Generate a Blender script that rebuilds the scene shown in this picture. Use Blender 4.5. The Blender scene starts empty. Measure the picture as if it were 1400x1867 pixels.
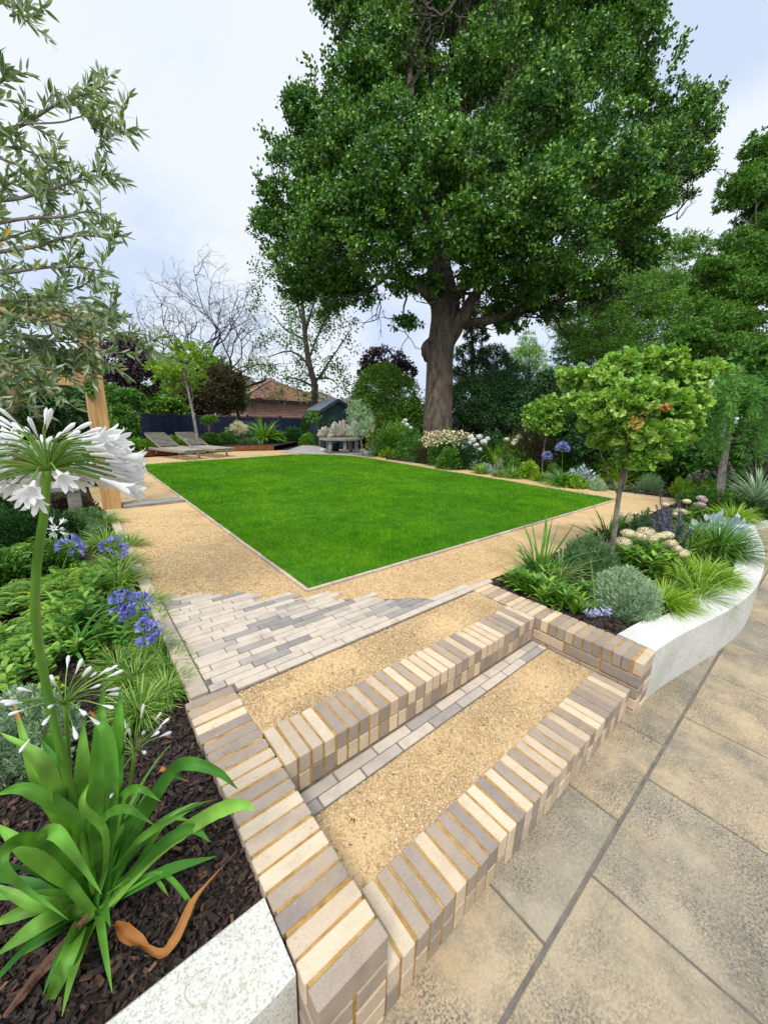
import bpy, math, random
import numpy as np
from mathutils import Matrix, Vector
rng = np.random.default_rng(7); random.seed(7)
SC = bpy.context.scene; COL = SC.collection
# ------------------------------------------------------------------ camera
FPX, CX, CY, EYE = 690.0, 700.0, 933.5, 1.57
_A = np.array([1550-CX, 785-CY, FPX]); _B = np.array([120-CX, 742-CY, FPX])
_A /= np.linalg.norm(_A); _B /= np.linalg.norm(_B)
_U = np.cross(_B, _A); _U /= np.linalg.norm(_U)
if _U[1] > 0: _U = -_U
_Y = np.cross(_U, _A)
RW = np.array([_A, _Y, _U]); CAM = np.array([0, 0, EYE])
cam = bpy.data.cameras.new('camera'); co = bpy.data.objects.new('camera', cam); COL.objects.link(co)
cam.sensor_fit = 'HORIZONTAL'; cam.sensor_width = 36; cam.lens = FPX/1400*36; cam.clip_start = .02; cam.clip_end = 2000
_r = RW@np.array([1,0,0]); _u = RW@np.array([0,-1,0]); _b = -RW@np.array([0,0,1])
co.matrix_world = Matrix(((_r[0],_u[0],_b[0],0),(_r[1],_u[1],_b[1],0),(_r[2],_u[2],_b[2],EYE),(0,0,0,1)))
SC.camera = co
# ------------------------------------------------------------------ sky, sun, exposure
def nd(nt, t, **kw):
    n = nt.nodes.new(t)
    for k, v in kw.items(): setattr(n, k, v)
    return n
SUN_EL, SUN_AZ = math.radians(58), math.radians(215)
w = bpy.data.worlds.new('World'); SC.world = w; w.use_nodes = True; nt = w.node_tree; nt.nodes.clear()
sky = nd(nt, 'ShaderNodeTexSky', sky_type='NISHITA', sun_disc=False); sky.sun_elevation = SUN_EL; sky.sun_rotation = math.radians(90)-SUN_AZ
sky.air_density = 1.0; sky.dust_density = 2.0
tc = nd(nt, 'ShaderNodeTexCoord'); sep = nd(nt, 'ShaderNodeSeparateXYZ'); nt.links.new(tc.outputs['Generated'], sep.inputs[0])
zc = nd(nt, 'ShaderNodeMath', operation='MAXIMUM'); nt.links.new(sep.outputs[2], zc.inputs[0]); zc.inputs[1].default_value = 0.0
za = nd(nt, 'ShaderNodeMath', operation='ADD'); nt.links.new(zc.outputs[0], za.inputs[0]); za.inputs[1].default_value = .35
dv = nd(nt, 'ShaderNodeVectorMath', operation='DIVIDE'); nt.links.new(tc.outputs['Generated'], dv.inputs[0])
cb = nd(nt, 'ShaderNodeCombineXYZ')
for i in range(3): nt.links.new(za.outputs[0], cb.inputs[i])
nt.links.new(cb.outputs[0], dv.inputs[1])
nz = nd(nt, 'ShaderNodeTexNoise'); nz.inputs['Scale'].default_value = 1.5; nz.inputs['Detail'].default_value = 5; nz.inputs['Roughness'].default_value = .48; nz.inputs['Distortion'].default_value = .5
nt.links.new(dv.outputs[0], nz.inputs['Vector'])
rp = nd(nt, 'ShaderNodeValToRGB'); rp.color_ramp.elements[0].position = .38; rp.color_ramp.elements[1].position = .60
rp.color_ramp.elements[0].color = (.59,.69,.87,1); rp.color_ramp.elements[1].color = (.82,.87,.93,1)
nt.links.new(nz.outputs[0], rp.inputs[0])
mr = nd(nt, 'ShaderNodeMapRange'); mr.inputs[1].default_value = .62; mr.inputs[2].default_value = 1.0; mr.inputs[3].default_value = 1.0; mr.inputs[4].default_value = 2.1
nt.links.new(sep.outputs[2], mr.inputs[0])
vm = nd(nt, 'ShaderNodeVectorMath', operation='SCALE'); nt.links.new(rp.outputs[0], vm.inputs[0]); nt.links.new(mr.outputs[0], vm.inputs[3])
bg1 = nd(nt, 'ShaderNodeBackground'); bg1.inputs[1].default_value = .1; nt.links.new(sky.outputs[0], bg1.inputs[0])
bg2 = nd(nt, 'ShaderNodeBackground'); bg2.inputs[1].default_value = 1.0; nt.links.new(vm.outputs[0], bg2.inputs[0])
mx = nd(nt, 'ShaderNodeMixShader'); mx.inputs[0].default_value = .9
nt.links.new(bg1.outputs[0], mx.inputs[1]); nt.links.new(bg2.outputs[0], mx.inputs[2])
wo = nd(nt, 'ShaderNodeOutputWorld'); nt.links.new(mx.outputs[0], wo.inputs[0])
sl = bpy.data.lights.new('sun', 'SUN'); sl.energy = 2.3; sl.angle = math.radians(16); sl.color = (1,.95,.87)
so = bpy.data.objects.new('sun', sl); COL.objects.link(so)
_d = Vector((math.cos(SUN_EL)*math.cos(SUN_AZ), math.cos(SUN_EL)*math.sin(SUN_AZ), math.sin(SUN_EL)))
so.rotation_euler = _d.to_track_quat('Z', 'Y').to_euler(); so.location = (0,0,30)
vs = SC.view_settings; vs.view_transform = 'Standard'; vs.look = 'None'; vs.exposure = 0.25; vs.gamma = 1
SC.cycles.max_bounces = 6; SC.cycles.transparent_max_bounces = 4; SC.cycles.diffuse_bounces = 2; SC.cycles.transmission_bounces = 3

# ------------------------------------------------------------------ points of the photograph as places in the garden
def G(px, py, z=.335):
    d = RW@np.array([px-CX, py-CY, FPX]); t = (z-EYE)/d[2]; p = CAM+d*t; return p
def P(px, py, dep):
    return CAM + dep*(RW@np.array([(px-CX)/FPX, (py-CY)/FPX, 1.0]))
def depth(p): return float((RW.T@(np.asarray(p, float)-CAM))[2])
def pxl(n, p): return n*depth(p)/FPX          # n photo pixels at p, in metres
def topz(p, py):                              # height at which a vertical over p reaches image row py
    lo, hi = p[2], p[2]+60
    for _ in range(50):
        m = (lo+hi)/2; c = RW.T@(np.array([p[0], p[1], m])-CAM); y = CY+FPX*c[1]/c[2] if c[2] > .05 else -1e9
        if y > py: lo = m
        else: hi = m
    return lo
# ------------------------------------------------------------------ mesh building
class Bag:
    def __init__(s): s.v=[]; s.f=[]; s.val=[]; s.mi=[]; s.n=0
    def add(s, v, f, val=0.5, mi=0):
        v = np.asarray(v, np.float32).reshape(-1,3)
        if not isinstance(f, (list,tuple)): f=[f]
        for a in f:
            a = np.asarray(a, np.int64)
            s.f.append(a+s.n); k=len(a)
            vv = np.asarray(val, np.float32)
            s.val.append(np.full(k, float(vv)) if vv.ndim==0 else vv)
            s.mi.append(np.full(k, mi))
        s.v.append(v); s.n += len(v); return s
    def build(s, name, mat, parent=None, smooth=False, loc=None):
        v = np.concatenate(s.v)
        if loc is not None: v = v-np.asarray(loc, np.float32)
        loops = np.concatenate([a.ravel() for a in s.f]); tot = np.concatenate([np.full(len(a), a.shape[1]) for a in s.f])
        start = np.concatenate([[0], np.cumsum(tot)[:-1]])
        me = bpy.data.meshes.new(name); me.vertices.add(len(v)); me.vertices.foreach_set('co', v.astype(np.float32).ravel())
        me.loops.add(len(loops)); me.loops.foreach_set('vertex_index', loops.astype(np.int32))
        me.polygons.add(len(tot)); me.polygons.foreach_set('loop_start', start.astype(np.int32)); me.polygons.foreach_set('loop_total', tot.astype(np.int32))
        mats = mat if isinstance(mat, (list,tuple)) else [mat]
        for m in mats: me.materials.append(m)
        me.polygons.foreach_set('material_index', np.concatenate(s.mi).astype(np.int32))
        me.polygons.foreach_set('use_smooth', np.full(len(tot), smooth))
        at = me.attributes.new('v', 'FLOAT', 'FACE'); at.data.foreach_set('value', np.concatenate(s.val).astype(np.float32))
        me.update(calc_edges=True)
        o = bpy.data.objects.new(name, me); COL.objects.link(o)
        if parent is not None: o.parent = parent
        if loc is not None: o.location = tuple(float(x) for x in loc)
        return o
def tag(o, label, cat, group=None):
    o['label'] = label; o['category'] = cat
    if group: o['group'] = group
    return o
def kind(o, k): o['kind'] = k; return o
def thing(name, label, cat, loc=(0,0,0), group=None):
    o = bpy.data.objects.new(name, None); COL.objects.link(o); o.location = tuple(float(x) for x in loc); o.empty_display_size=.1
    return tag(o, label, cat, group)
def adopt(o, par):      # keep world place
    o.parent = par; o.location = Vector(o.location)-par.location if par.parent is None else o.location
    return o
def norm(a): a = np.asarray(a, float); return a/np.maximum(np.linalg.norm(a, axis=-1, keepdims=True), 1e-9)
# chamfered box topology
_cs = [(i,j,k) for i in (-1,1) for j in (-1,1) for k in (-1,1)]
def _ci(c): return _cs.index(c)
_q=[]; _t=[]
def _vp(ci, ax, h, c):
    s = np.array(_cs[ci], float); p = s*(np.array(h)-c); p[ax] = s[ax]*h[ax]; return p
def _orient(f, P_):
    p = P_[list(f)]; n = np.cross(p[1]-p[0], p[2]-p[0]); return f if n@p.mean(0) > 0 else f[::-1]
_P0 = np.array([_vp(c, a, (1,1,1), .3) for c in range(8) for a in range(3)])
for a in range(3):
    b, c = (a+1)%3, (a+2)%3
    for s in (-1,1):
        q=[]
        for sb, sc in ((-1,-1),(1,-1),(1,1),(-1,1)):
            k=[0,0,0]; k[a]=s; k[b]=sb; k[c]=sc; q.append(_ci(tuple(k))*3+a)
        _q.append(_orient(q, _P0))
        for s2 in (-1,1):   # edge between face a,s and face b,s2 running along c
            k1=[0,0,0]; k1[a]=s; k1[b]=s2; k1[c]=-1; k2=list(k1); k2[c]=1
            i1, i2 = _ci(tuple(k1)), _ci(tuple(k2)); _q.append(_orient([i1*3+a, i2*3+a, i2*3+b, i1*3+b], _P0))
for i in range(8): _t.append(_orient([i*3, i*3+1, i*3+2], _P0))
CBQ, CBT = np.array(_q), np.array(_t)
def cbox(bag, cen, size, c=.004, rot=0., tilt=(0,0), val=.5, mi=0):
    h = np.array(size)/2; c = min(c, h.min()*.9)
    v = np.array([_vp(i, a, h, c) for i in range(8) for a in range(3)])
    if tilt[0] or tilt[1]:
        m = np.array(Matrix.Rotation(tilt[0],3,'X')@Matrix.Rotation(tilt[1],3,'Y')); v = v@m.T
    if rot:
        cr, sr = math.cos(rot), math.sin(rot); v = v@np.array([[cr,sr,0],[-sr,cr,0],[0,0,1]])
    bag.add(v+np.array(cen), [CBQ, CBT], val, mi)
def cboxm(bag, cen, size, M, c=.004, val=.5, mi=0):     # M: 3x3 rotation (columns are the box axes)
    h = np.array(size)/2; c = min(c, h.min()*.9)
    v = np.array([_vp(i, a, h, c) for i in range(8) for a in range(3)])
    bag.add(v@np.asarray(M).T+np.array(cen), [CBQ, CBT], val, mi)
def beam(bag, p, q, wd, ht, c=.004, val=.5, mi=0):
    p=np.array(p,float); q=np.array(q,float); x=norm(q-p); up=np.array([0,0,1.]) if abs(x[2])<.95 else np.array([0,1.,0])
    y=norm(np.cross(up,x)); z=np.cross(x,y)
    cboxm(bag,(p+q)/2,(np.linalg.norm(q-p),wd,ht),np.array([x,y,z]).T,c,val,mi)
def poly(bag, pts, z=None, val=.5, mi=0):
    p = np.array([(a[0],a[1],z if z is not None else a[2]) for a in pts]); bag.add(p, np.arange(len(p))[None,:], val, mi)
def tube(bag, pts, rad, k=8, val=.5, mi=0, cap=True, wob=0.):
    pts = np.asarray(pts, float); n=len(pts); rad = np.broadcast_to(rad, (n,)) if np.ndim(rad)==0 else np.asarray(rad, float)
    t = np.gradient(pts, axis=0); t = norm(t); ref = np.array([0.31,.17,.93]) if abs(t[0]@np.array([0,0,1.]))<.9 else np.array([1.,.1,.05])
    vs_=[]; u = norm(np.cross(t[0], ref))
    for i in range(n):
        u = norm(u-(u@t[i])*t[i]); w_ = np.cross(t[i], u)
        a = np.arange(k)*2*math.pi/k; r = rad[i]*(1+(wob*rng.uniform(-1,1,k) if wob else 0))
        vs_.append(pts[i]+(np.cos(a)*r)[:,None]*u+(np.sin(a)*r)[:,None]*w_)
    v = np.concatenate(vs_); q=[]
    i = np.arange(n-1)[:,None]*k; j = np.arange(k)[None,:]; j2=(j+1)%k
    q = np.stack([i+j, i+j2, i+k+j2, i+k+j], -1).reshape(-1,4)
    f=[q]
    if cap: f.append((np.arange(k)+(n-1)*k)[None,:]); f.append(np.arange(k)[::-1][None,:])
    bag.add(v, f, val, mi)
def spline(pts, n=12):
    p = np.asarray(pts, float); m=len(p); out=[]
    pp = np.vstack([2*p[0]-p[1], p, 2*p[-1]-p[-2]])
    for i in range(m-1):
        a,b,c,d = pp[i:i+4]
        for t in np.linspace(0,1,n,endpoint=False):
            out.append(.5*((2*b)+(-a+c)*t+(2*a-5*b+4*c-d)*t*t+(-a+3*b-3*c+d)*t**3))
    out.append(p[-1]); return np.array(out)
def strap(bag, pts, wid, side, fold=.25, val=.5, mi=0, tipdead=0):
    pts=np.asarray(pts,float); n=len(pts); t=norm(np.gradient(pts,axis=0)); s=norm(side-(t@side)[:,None]*t) if np.ndim(side)==1 else side
    nn=np.cross(s,t); w_=np.asarray(wid)[:,None]/2; us=np.linspace(-1,1,13); wav=rng.normal(0,.02,n)[:,None]
    cols=[pts+s*w_*(u+wav)+nn*w_*(abs(u)**1.4*fold*1.6-fold*.3+(.035 if k%2 else -.015)) for k,u in enumerate(us)]
    v=np.concatenate(cols); i=np.arange(n-1); q=np.concatenate([np.stack([i+k*n,i+(k+1)*n,i+(k+1)*n+1,i+k*n+1],-1) for k in range(12)])
    if tipdead:
        m=np.tile(i>=n-1-tipdead,12); bag.add(v,[q],val,mi); bag.mi[-1]=m.astype(int)
    else: bag.add(v,[q],val,mi)
def strap_old(bag, pts, wid, side, fold=.25, val=.5, mi=0):     # ribbon leaf with midrib fold; side: horizontal side vector
    pts=np.asarray(pts,float); n=len(pts); t=norm(np.gradient(pts,axis=0)); s=norm(side-(t@side)[:,None]*t) if np.ndim(side)==1 else side
    nn=np.cross(s,t); w_=np.asarray(wid)[:,None]/2
    L=pts-s*w_+nn*w_*fold; R_=pts+s*w_+nn*w_*fold
    v=np.concatenate([L,pts,R_]); i=np.arange(n-1)
    q=np.concatenate([np.stack([i,i+n,i+n+1,i+1],-1), np.stack([i+n,i+2*n,i+2*n+1,i+n+1],-1)])
    bag.add(v,[q],val,mi)
# leaf templates: (x side, y along, z normal) and faces
def tmpl(kind_):
    if kind_=='dia': return np.array([[0,0,0],[-.5,.45,.12],[0,1,-.06],[.5,.45,.12]]), [np.array([[0,3,2],[0,2,1]])]
    if kind_=='oval': return np.array([[0,0,0],[-.4,.25,.08],[-.46,.6,.08],[0,1,-.1],[.46,.6,.08],[.4,.25,.08],[0,.5,0]]), [np.array([[0,6,1],[1,6,2],[2,6,3],[3,6,4],[4,6,5],[5,6,0]])]
    if kind_=='fan': return np.array([[0,0,-.1],[-.30,.22,.10],[-.55,.50,.02],[-.50,.82,.16],[-.22,1.0,-.02],[0,.93,.10],[.22,1.0,-.02],[.50,.82,.16],[.55,.50,.02],[.30,.22,.10],[0,.55,-.14]]), [np.array([[0,10,1],[1,10,2],[2,10,3],[3,10,4],[4,10,5],[5,10,6],[6,10,7],[7,10,8],[8,10,9],[9,10,0]])]
    if kind_=='oak': return np.array([[0,0,0],[-.22,.25,.03],[-.12,.38,0],[-.42,.6,.08],[-.2,.75,0],[0,1,-.08],[.2,.75,0],[.42,.6,.08],[.12,.38,0],[.22,.25,.03]]), [np.array([[0,9,8,2],[0,2,1,0]])[:1], np.array([[0,2,1],[2,8,5],[2,5,4],[2,4,3],[8,6,5],[8,7,6]])]
    if kind_=='lance': return np.array([[0,0,0],[-.5,.35,.1],[-.35,.7,.0],[0,1,-.15],[.35,.7,.0],[.5,.35,.1],[0,.5,-.02]]), [np.array([[0,6,1],[1,6,2],[2,6,3],[3,6,4],[4,6,5],[5,6,0]])]
    if kind_=='tri': return np.array([[-.5,0,0],[.5,0,0],[0,1,0]]), [np.array([[0,1,2]])]
    if kind_=='cross': return np.array([[0,0,0],[-.5,.5,.1],[0,1,0],[.5,.5,.1],[.1,.5,-.4],[-.1,.5,.45]]), [np.array([[0,3,2],[0,2,1],[0,4,2],[0,2,5]])]
def scatter(bag, tm, pos, t, nrm, L, W, val, mi=0):
    tv, tf = tm; pos=np.asarray(pos); N=len(pos); t=norm(t); s=norm(np.cross(t,nrm)); n_=np.cross(s,t)
    L=np.broadcast_to(L,(N,))[:,None,None]; W=np.broadcast_to(W,(N,))[:,None,None]
    v = pos[:,None,:]+tv[None,:,0:1]*W*s[:,None,:]+tv[None,:,1:2]*L*t[:,None,:]+tv[None,:,2:3]*W*n_[:,None,:]
    off=(np.arange(N)*len(tv))[:,None,None]; val=np.broadcast_to(val,(N,))
    fs=[]; vals=[]
    bag_n=bag.n; bag.v.append(v.reshape(-1,3).astype(np.float32)); bag.n+=N*len(tv)
    for f in tf:
        a=(f[None]+off).reshape(-1,f.shape[1])+bag_n; bag.f.append(a); bag.val.append(np.repeat(val,len(f)).astype(np.float32)); bag.mi.append(np.full(len(a),mi))
def rdir(n, zb=0.): 
    d=rng.normal(size=(n,3)); d[:,2]+=zb; return norm(d)
# ------------------------------------------------------------------ materials
def newmat(name):
    m=bpy.data.materials.new(name); m.use_nodes=True; nt=m.node_tree; nt.nodes.clear(); o=nd(nt,'ShaderNodeOutputMaterial'); return m,nt,o
def ramp(nt, cols, pos=None, fac=None):
    r=nd(nt,'ShaderNodeValToRGB'); e=r.color_ramp.elements; n=len(cols)
    pos = pos or [i/(n-1) for i in range(n)]
    while len(e)<n: e.new(.5)
    for i in range(n): e[i].position=pos[i]; e[i].color=(*cols[i],1)
    if fac is not None: nt.links.new(fac, r.inputs[0])
    return r
def noise(nt, scale, detail=4, rough=.55, vec=None, dist=0.):
    n=nd(nt,'ShaderNodeTexNoise'); n.inputs['Scale'].default_value=scale; n.inputs['Detail'].default_value=detail; n.inputs['Roughness'].default_value=rough; n.inputs['Distortion'].default_value=dist
    if vec is None:
        t=nd(nt,'ShaderNodeTexCoord'); vec=t.outputs['Object']
    nt.links.new(vec,n.inputs['Vector']); return n
def mixc(nt, a, b, fac, mode='MIX'):
    m=nd(nt,'ShaderNodeMix',data_type='RGBA',blend_type=mode)
    for s,i in ((a,6),(b,7)):
        if isinstance(s,tuple): m.inputs[i].default_value=(*s,1)
        else: nt.links.new(s,m.inputs[i])
    if isinstance(fac,(int,float)): m.inputs[0].default_value=fac
    else: nt.links.new(fac,m.inputs[0])
    return m.outputs[2]
def bump(nt, h, strength=.5, dist=.01):
    b=nd(nt,'ShaderNodeBump'); b.inputs['Strength'].default_value=strength; b.inputs['Distance'].default_value=dist; nt.links.new(h,b.inputs['Height']); return b.outputs[0]
def attr(nt): a=nd(nt,'ShaderNodeAttribute'); a.attribute_name='v'; return a.outputs['Fac']
def leafmat(name, cols, rough=.5, trans=.3, spec=.35, nscale=0, tint=(1.0,1.0,.35)):
    m,nt,o=newmat(name); r=ramp(nt,cols,fac=attr(nt)); c=r.outputs[0]
    if nscale:
        n=noise(nt,nscale,2); rr=ramp(nt,[(.6,.6,.6),(1.25,1.25,1.25)],[.35,.65],n.outputs[0]); c=mixc(nt,c,rr.outputs[0],1.0,'MULTIPLY')
    p=nd(nt,'ShaderNodeBsdfPrincipled'); p.inputs['Roughness'].default_value=rough; p.inputs['Specular IOR Level'].default_value=spec; nt.links.new(c,p.inputs['Base Color'])
    if trans:
        t=nd(nt,'ShaderNodeBsdfTranslucent'); tcx=mixc(nt,c,tint,1.0,'MULTIPLY'); sc=nd(nt,'ShaderNodeVectorMath',operation='SCALE'); sc.inputs[3].default_value=1.5 if tint[2]<.9 else 1.0; nt.links.new(tcx,sc.inputs[0]); nt.links.new(sc.outputs[0],t.inputs[0])
        mx=nd(nt,'ShaderNodeMixShader'); mx.inputs[0].default_value=trans; nt.links.new(p.outputs[0],mx.inputs[1]); nt.links.new(t.outputs[0],mx.inputs[2]); nt.links.new(mx.outputs[0],o.inputs[0])
    else: nt.links.new(p.outputs[0],o.inputs[0])
    return m
def surf(name, cols, nscale=8, rough=.8, bscale=40, bstr=.4, bdist=.005, spec=.3, vmix=0., vcols=None, detail=5, stretch=None, pos=None):
    m,nt,o=newmat(name); t=nd(nt,'ShaderNodeTexCoord'); vec=t.outputs['Object']
    if stretch:
        mp=nd(nt,'ShaderNodeMapping'); mp.inputs['Scale'].default_value=stretch; nt.links.new(vec,mp.inputs[0]); vec=mp.outputs[0]
    n=noise(nt,nscale,detail,.6,vec); c=ramp(nt,cols,pos or [.3+.4*i/(len(cols)-1) for i in range(len(cols))],n.outputs[0]).outputs[0]
    if vcols:
        r=ramp(nt,vcols,fac=attr(nt)); c=mixc(nt,r.outputs[0],c,vmix,'MULTIPLY')
    p=nd(nt,'ShaderNodeBsdfPrincipled'); p.inputs['Roughness'].default_value=rough; p.inputs['Specular IOR Level'].default_value=spec; nt.links.new(c,p.inputs['Base Color'])
    if bstr:
        b=noise(nt,bscale,6,.65,vec); nt.links.new(bump(nt,b.outputs[0],bstr,bdist),p.inputs['Normal'])
    nt.links.new(p.outputs[0],o.inputs[0]); return m
M={}
# brick: cream to taupe to slate grey by brick, speckled
def brickmat():
    m,nt,o=newmat('buff_brick'); r=ramp(nt,[(.64,.53,.38),(.54,.43,.31),(.37,.30,.235),(.265,.225,.195)],[0,.45,.72,1],attr(nt))
    n=noise(nt,14,6,.6); rr=ramp(nt,[(.80,.77,.74),(1.0,1.0,1.0),(1.1,1.08,1.05)],[.25,.5,.75],n.outputs[0]); c=mixc(nt,r.outputs[0],rr.outputs[0],.8,'MULTIPLY')
    n2=noise(nt,200,3,.6); rr2=ramp(nt,[(.88,.86,.84),(1.05,1.05,1.05)],[.35,.55],n2.outputs[0]); c=mixc(nt,c,rr2.outputs[0],.8,'MULTIPLY')
    n3=noise(nt,5,3,.5); f3=ramp(nt,[(0,0,0),(.22,.22,.22)],[.55,.72],n3.outputs[0]); c=mixc(nt,c,(.60,.40,.18),f3.outputs[0])
    p=nd(nt,'ShaderNodeBsdfPrincipled'); p.inputs['Roughness'].default_value=.8; p.inputs['Specular IOR Level'].default_value=.25; nt.links.new(c,p.inputs['Base Color'])
    b=noise(nt,70,6,.7); nt.links.new(bump(nt,b.outputs[0],.5,.004),p.inputs['Normal']); nt.links.new(p.outputs[0],o.inputs[0]); return m
M['brick']=brickmat()
M['mortar']=surf('ochre_mortar',[(.30,.165,.045),(.46,.27,.075),(.54,.37,.16)],26,.95,150,.8,.006)
M['paver']=surf('grey_paver',[(.8,.78,.76),(1,1,1),(1.1,1.08,1.05)],12,.75,60,.4,.003,vmix=.9,vcols=[(.56,.48,.38),(.49,.42,.34),(.36,.32,.28),(.25,.23,.215)])
M['joint_sand']=surf('joint_sand',[(.12,.10,.08),(.24,.20,.15)],30,.95,200,.5,.003)
M['edging']=surf('edging_stone',[(.75,.72,.7),(1,1,1)],10,.8,60,.4,.003,vmix=.9,vcols=[(.62,.50,.38),(.52,.43,.34),(.42,.36,.30)])
def gravelmat():
    m,nt,o=newmat('golden_gravel'); v=nd(nt,'ShaderNodeTexVoronoi'); v.inputs['Scale'].default_value=210; t=nd(nt,'ShaderNodeTexCoord'); nt.links.new(t.outputs['Object'],v.inputs[0])
    sp=nd(nt,'ShaderNodeSeparateColor'); nt.links.new(v.outputs['Color'],sp.inputs[0])
    c=ramp(nt,[(.34,.21,.09),(.52,.35,.165),(.60,.43,.22),(.72,.56,.34)],[0,.25,.75,1],sp.outputs[0]).outputs[0]
    n=noise(nt,2.2,5,.6); rr=ramp(nt,[(.78,.74,.68),(1.0,1.0,1.0),(1.12,1.1,1.05)],[.3,.5,.7],n.outputs[0]); c=mixc(nt,c,rr.outputs[0],1.,'MULTIPLY')
    n2=noise(nt,300,3,.6); rr2=ramp(nt,[(.75,.72,.7),(1.1,1.1,1.1)],[.35,.6],n2.outputs[0]); c=mixc(nt,c,rr2.outputs[0],1.,'MULTIPLY')
    n4=noise(nt,5.,5,.6); f4=ramp(nt,[(0,0,0),(.75,.75,.75)],[.44,.60],n4.outputs[0]); c=mixc(nt,c,(.60,.425,.215),f4.outputs[0])
    p=nd(nt,'ShaderNodeBsdfPrincipled'); p.inputs['Roughness'].default_value=.9; p.inputs['Specular IOR Level'].default_value=.2; nt.links.new(c,p.inputs['Base Color'])
    nt.links.new(bump(nt,v.outputs['Distance'],-.4,.005),p.inputs['Normal']); nt.links.new(p.outputs[0],o.inputs[0]); return m
M['gravel']=gravelmat()
M['pebble']=surf('gravel_stone',[(.8,.8,.8),(1.05,1.05,1.05)],60,.85,200,.3,.002,vmix=.9,vcols=[(.42,.28,.13),(.55,.38,.19),(.63,.46,.25),(.74,.62,.44)])
M['soil']=surf('dark_soil',[(.012,.009,.007),(.035,.024,.018),(.06,.042,.03)],9,.95,60,.8,.02)
M['bark']=surf('bark_chip',[(.6,.6,.6),(1.2,1.2,1.2)],40,.75,150,.6,.003,vmix=.9,vcols=[(.010,.007,.006),(.030,.016,.011),(.075,.035,.022),(.22,.11,.06)],spec=.5)
M['turf']=surf('lawn_soil',[(.02,.12,.006),(.035,.18,.01)],30,.95,100,.5,.01)
def blademat():
    m,nt,o=newmat('grass_blade'); r=ramp(nt,[(.05,.18,.004),(.12,.36,.006),(.21,.50,.010),(.40,.62,.04)],[0,.4,.8,1],attr(nt))
    n=noise(nt,1.1,8,.75); rr=ramp(nt,[(.62,.72,.8),(1.0,1.0,1.0),(1.5,1.22,1.1)],[.34,.5,.64],n.outputs[0]); c=mixc(nt,r.outputs[0],rr.outputs[0],1.,'MULTIPLY')
    n7=noise(nt,6,5,.7); c=mixc(nt,c,ramp(nt,[(.75,.82,.8),(1.28,1.15,1.0)],[.36,.64],n7.outputs[0]).outputs[0],1.,'MULTIPLY')
    p=nd(nt,'ShaderNodeBsdfPrincipled'); p.inputs['Roughness'].default_value=.6; p.inputs['Specular IOR Level'].default_value=.2; nt.links.new(c,p.inputs['Base Color'])
    t=nd(nt,'ShaderNodeBsdfTranslucent'); nt.links.new(c,t.inputs[0]); mx=nd(nt,'ShaderNodeMixShader'); mx.inputs[0].default_value=.35
    nt.links.new(p.outputs[0],mx.inputs[1]); nt.links.new(t.outputs[0],mx.inputs[2]); nt.links.new(mx.outputs[0],o.inputs[0]); return m
M['blade']=blademat()
def slabmat():
    m,nt,o=newmat('sandstone_slab'); 
    base=ramp(nt,[(.45,.36,.235),(.52,.395,.24),(.42,.355,.25),(.34,.305,.23)],[0,.4,.7,1],attr(nt)).outputs[0]
    n=noise(nt,2.4,9,.75); f=ramp(nt,[(0,0,0),(.85,.85,.85)],[.44,.62],n.outputs[0]); c=mixc(nt,base,(.20,.18,.135),f.outputs[0])
    n1=noise(nt,3.4,4,.6); f1=ramp(nt,[(0,0,0),(.4,.4,.4)],[.56,.72],n1.outputs[0]); c=mixc(nt,c,(.47,.30,.14),f1.outputs[0])
    n2=noise(nt,120,6,.8); f2=ramp(nt,[(.9,.9,.9),(0,0,0)],[.43,.56],n2.outputs[0]); 
    n3=noise(nt,2.0,6,.7); f3=ramp(nt,[(.22,.22,.22),(1,1,1)],[.44,.58],n3.outputs[0]); fm=mixc(nt,f2.outputs[0],f3.outputs[0],1.,'MULTIPLY'); c=mixc(nt,c,(.075,.07,.06),fm)
    n4=noise(nt,95,6,.8); f4=ramp(nt,[(0,0,0),(.5,.5,.5)],[.52,.60],n4.outputs[0]); c=mixc(nt,c,(.48,.41,.28),f4.outputs[0])
    p=nd(nt,'ShaderNodeBsdfPrincipled'); p.inputs['Roughness'].default_value=.78; p.inputs['Specular IOR Level'].default_value=.2; nt.links.new(c,p.inputs['Base Color'])
    b=noise(nt,30,9,.75); nt.links.new(bump(nt,b.outputs[0],.6,.008),p.inputs['Normal']); nt.links.new(p.outputs[0],o.inputs[0]); return m
M['slab']=slabmat()
M['grout']=surf('grey_grout',[(.12,.105,.085),(.20,.175,.145)],20,.95,150,.5,.003)
def rendermat():
    m,nt,o=newmat('white_render'); n=noise(nt,3,5,.6); c=ramp(nt,[(.55,.55,.49),(.68,.67,.62),(.74,.73,.69)],[.3,.5,.7],n.outputs[0]).outputs[0]
    n2=noise(nt,26,5,.65); f=ramp(nt,[(.35,.35,.35),(0,0,0)],[.32,.45],n2.outputs[0]); c=mixc(nt,c,(.40,.39,.30),f.outputs[0])
    n3=noise(nt,1.8,4,.6); f3=ramp(nt,[(0,0,0),(.4,.4,.4)],[.57,.72],n3.outputs[0]); c=mixc(nt,c,(.62,.57,.36),f3.outputs[0])
    n5=noise(nt,170,3,.6); f5=ramp(nt,[(.55,.55,.55),(0,0,0)],[.38,.48],n5.outputs[0]); c=mixc(nt,c,(.22,.23,.19),f5.outputs[0])
    p=nd(nt,'ShaderNodeBsdfPrincipled'); p.inputs['Roughness'].default_value=.85; p.inputs['Specular IOR Level'].default_value=.2; nt.links.new(c,p.inputs['Base Color'])
    b=noise(nt,140,6,.7); nt.links.new(bump(nt,b.outputs[0],.6,.006),p.inputs['Normal']); nt.links.new(p.outputs[0],o.inputs[0]); return m
M['render']=rendermat()
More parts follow.
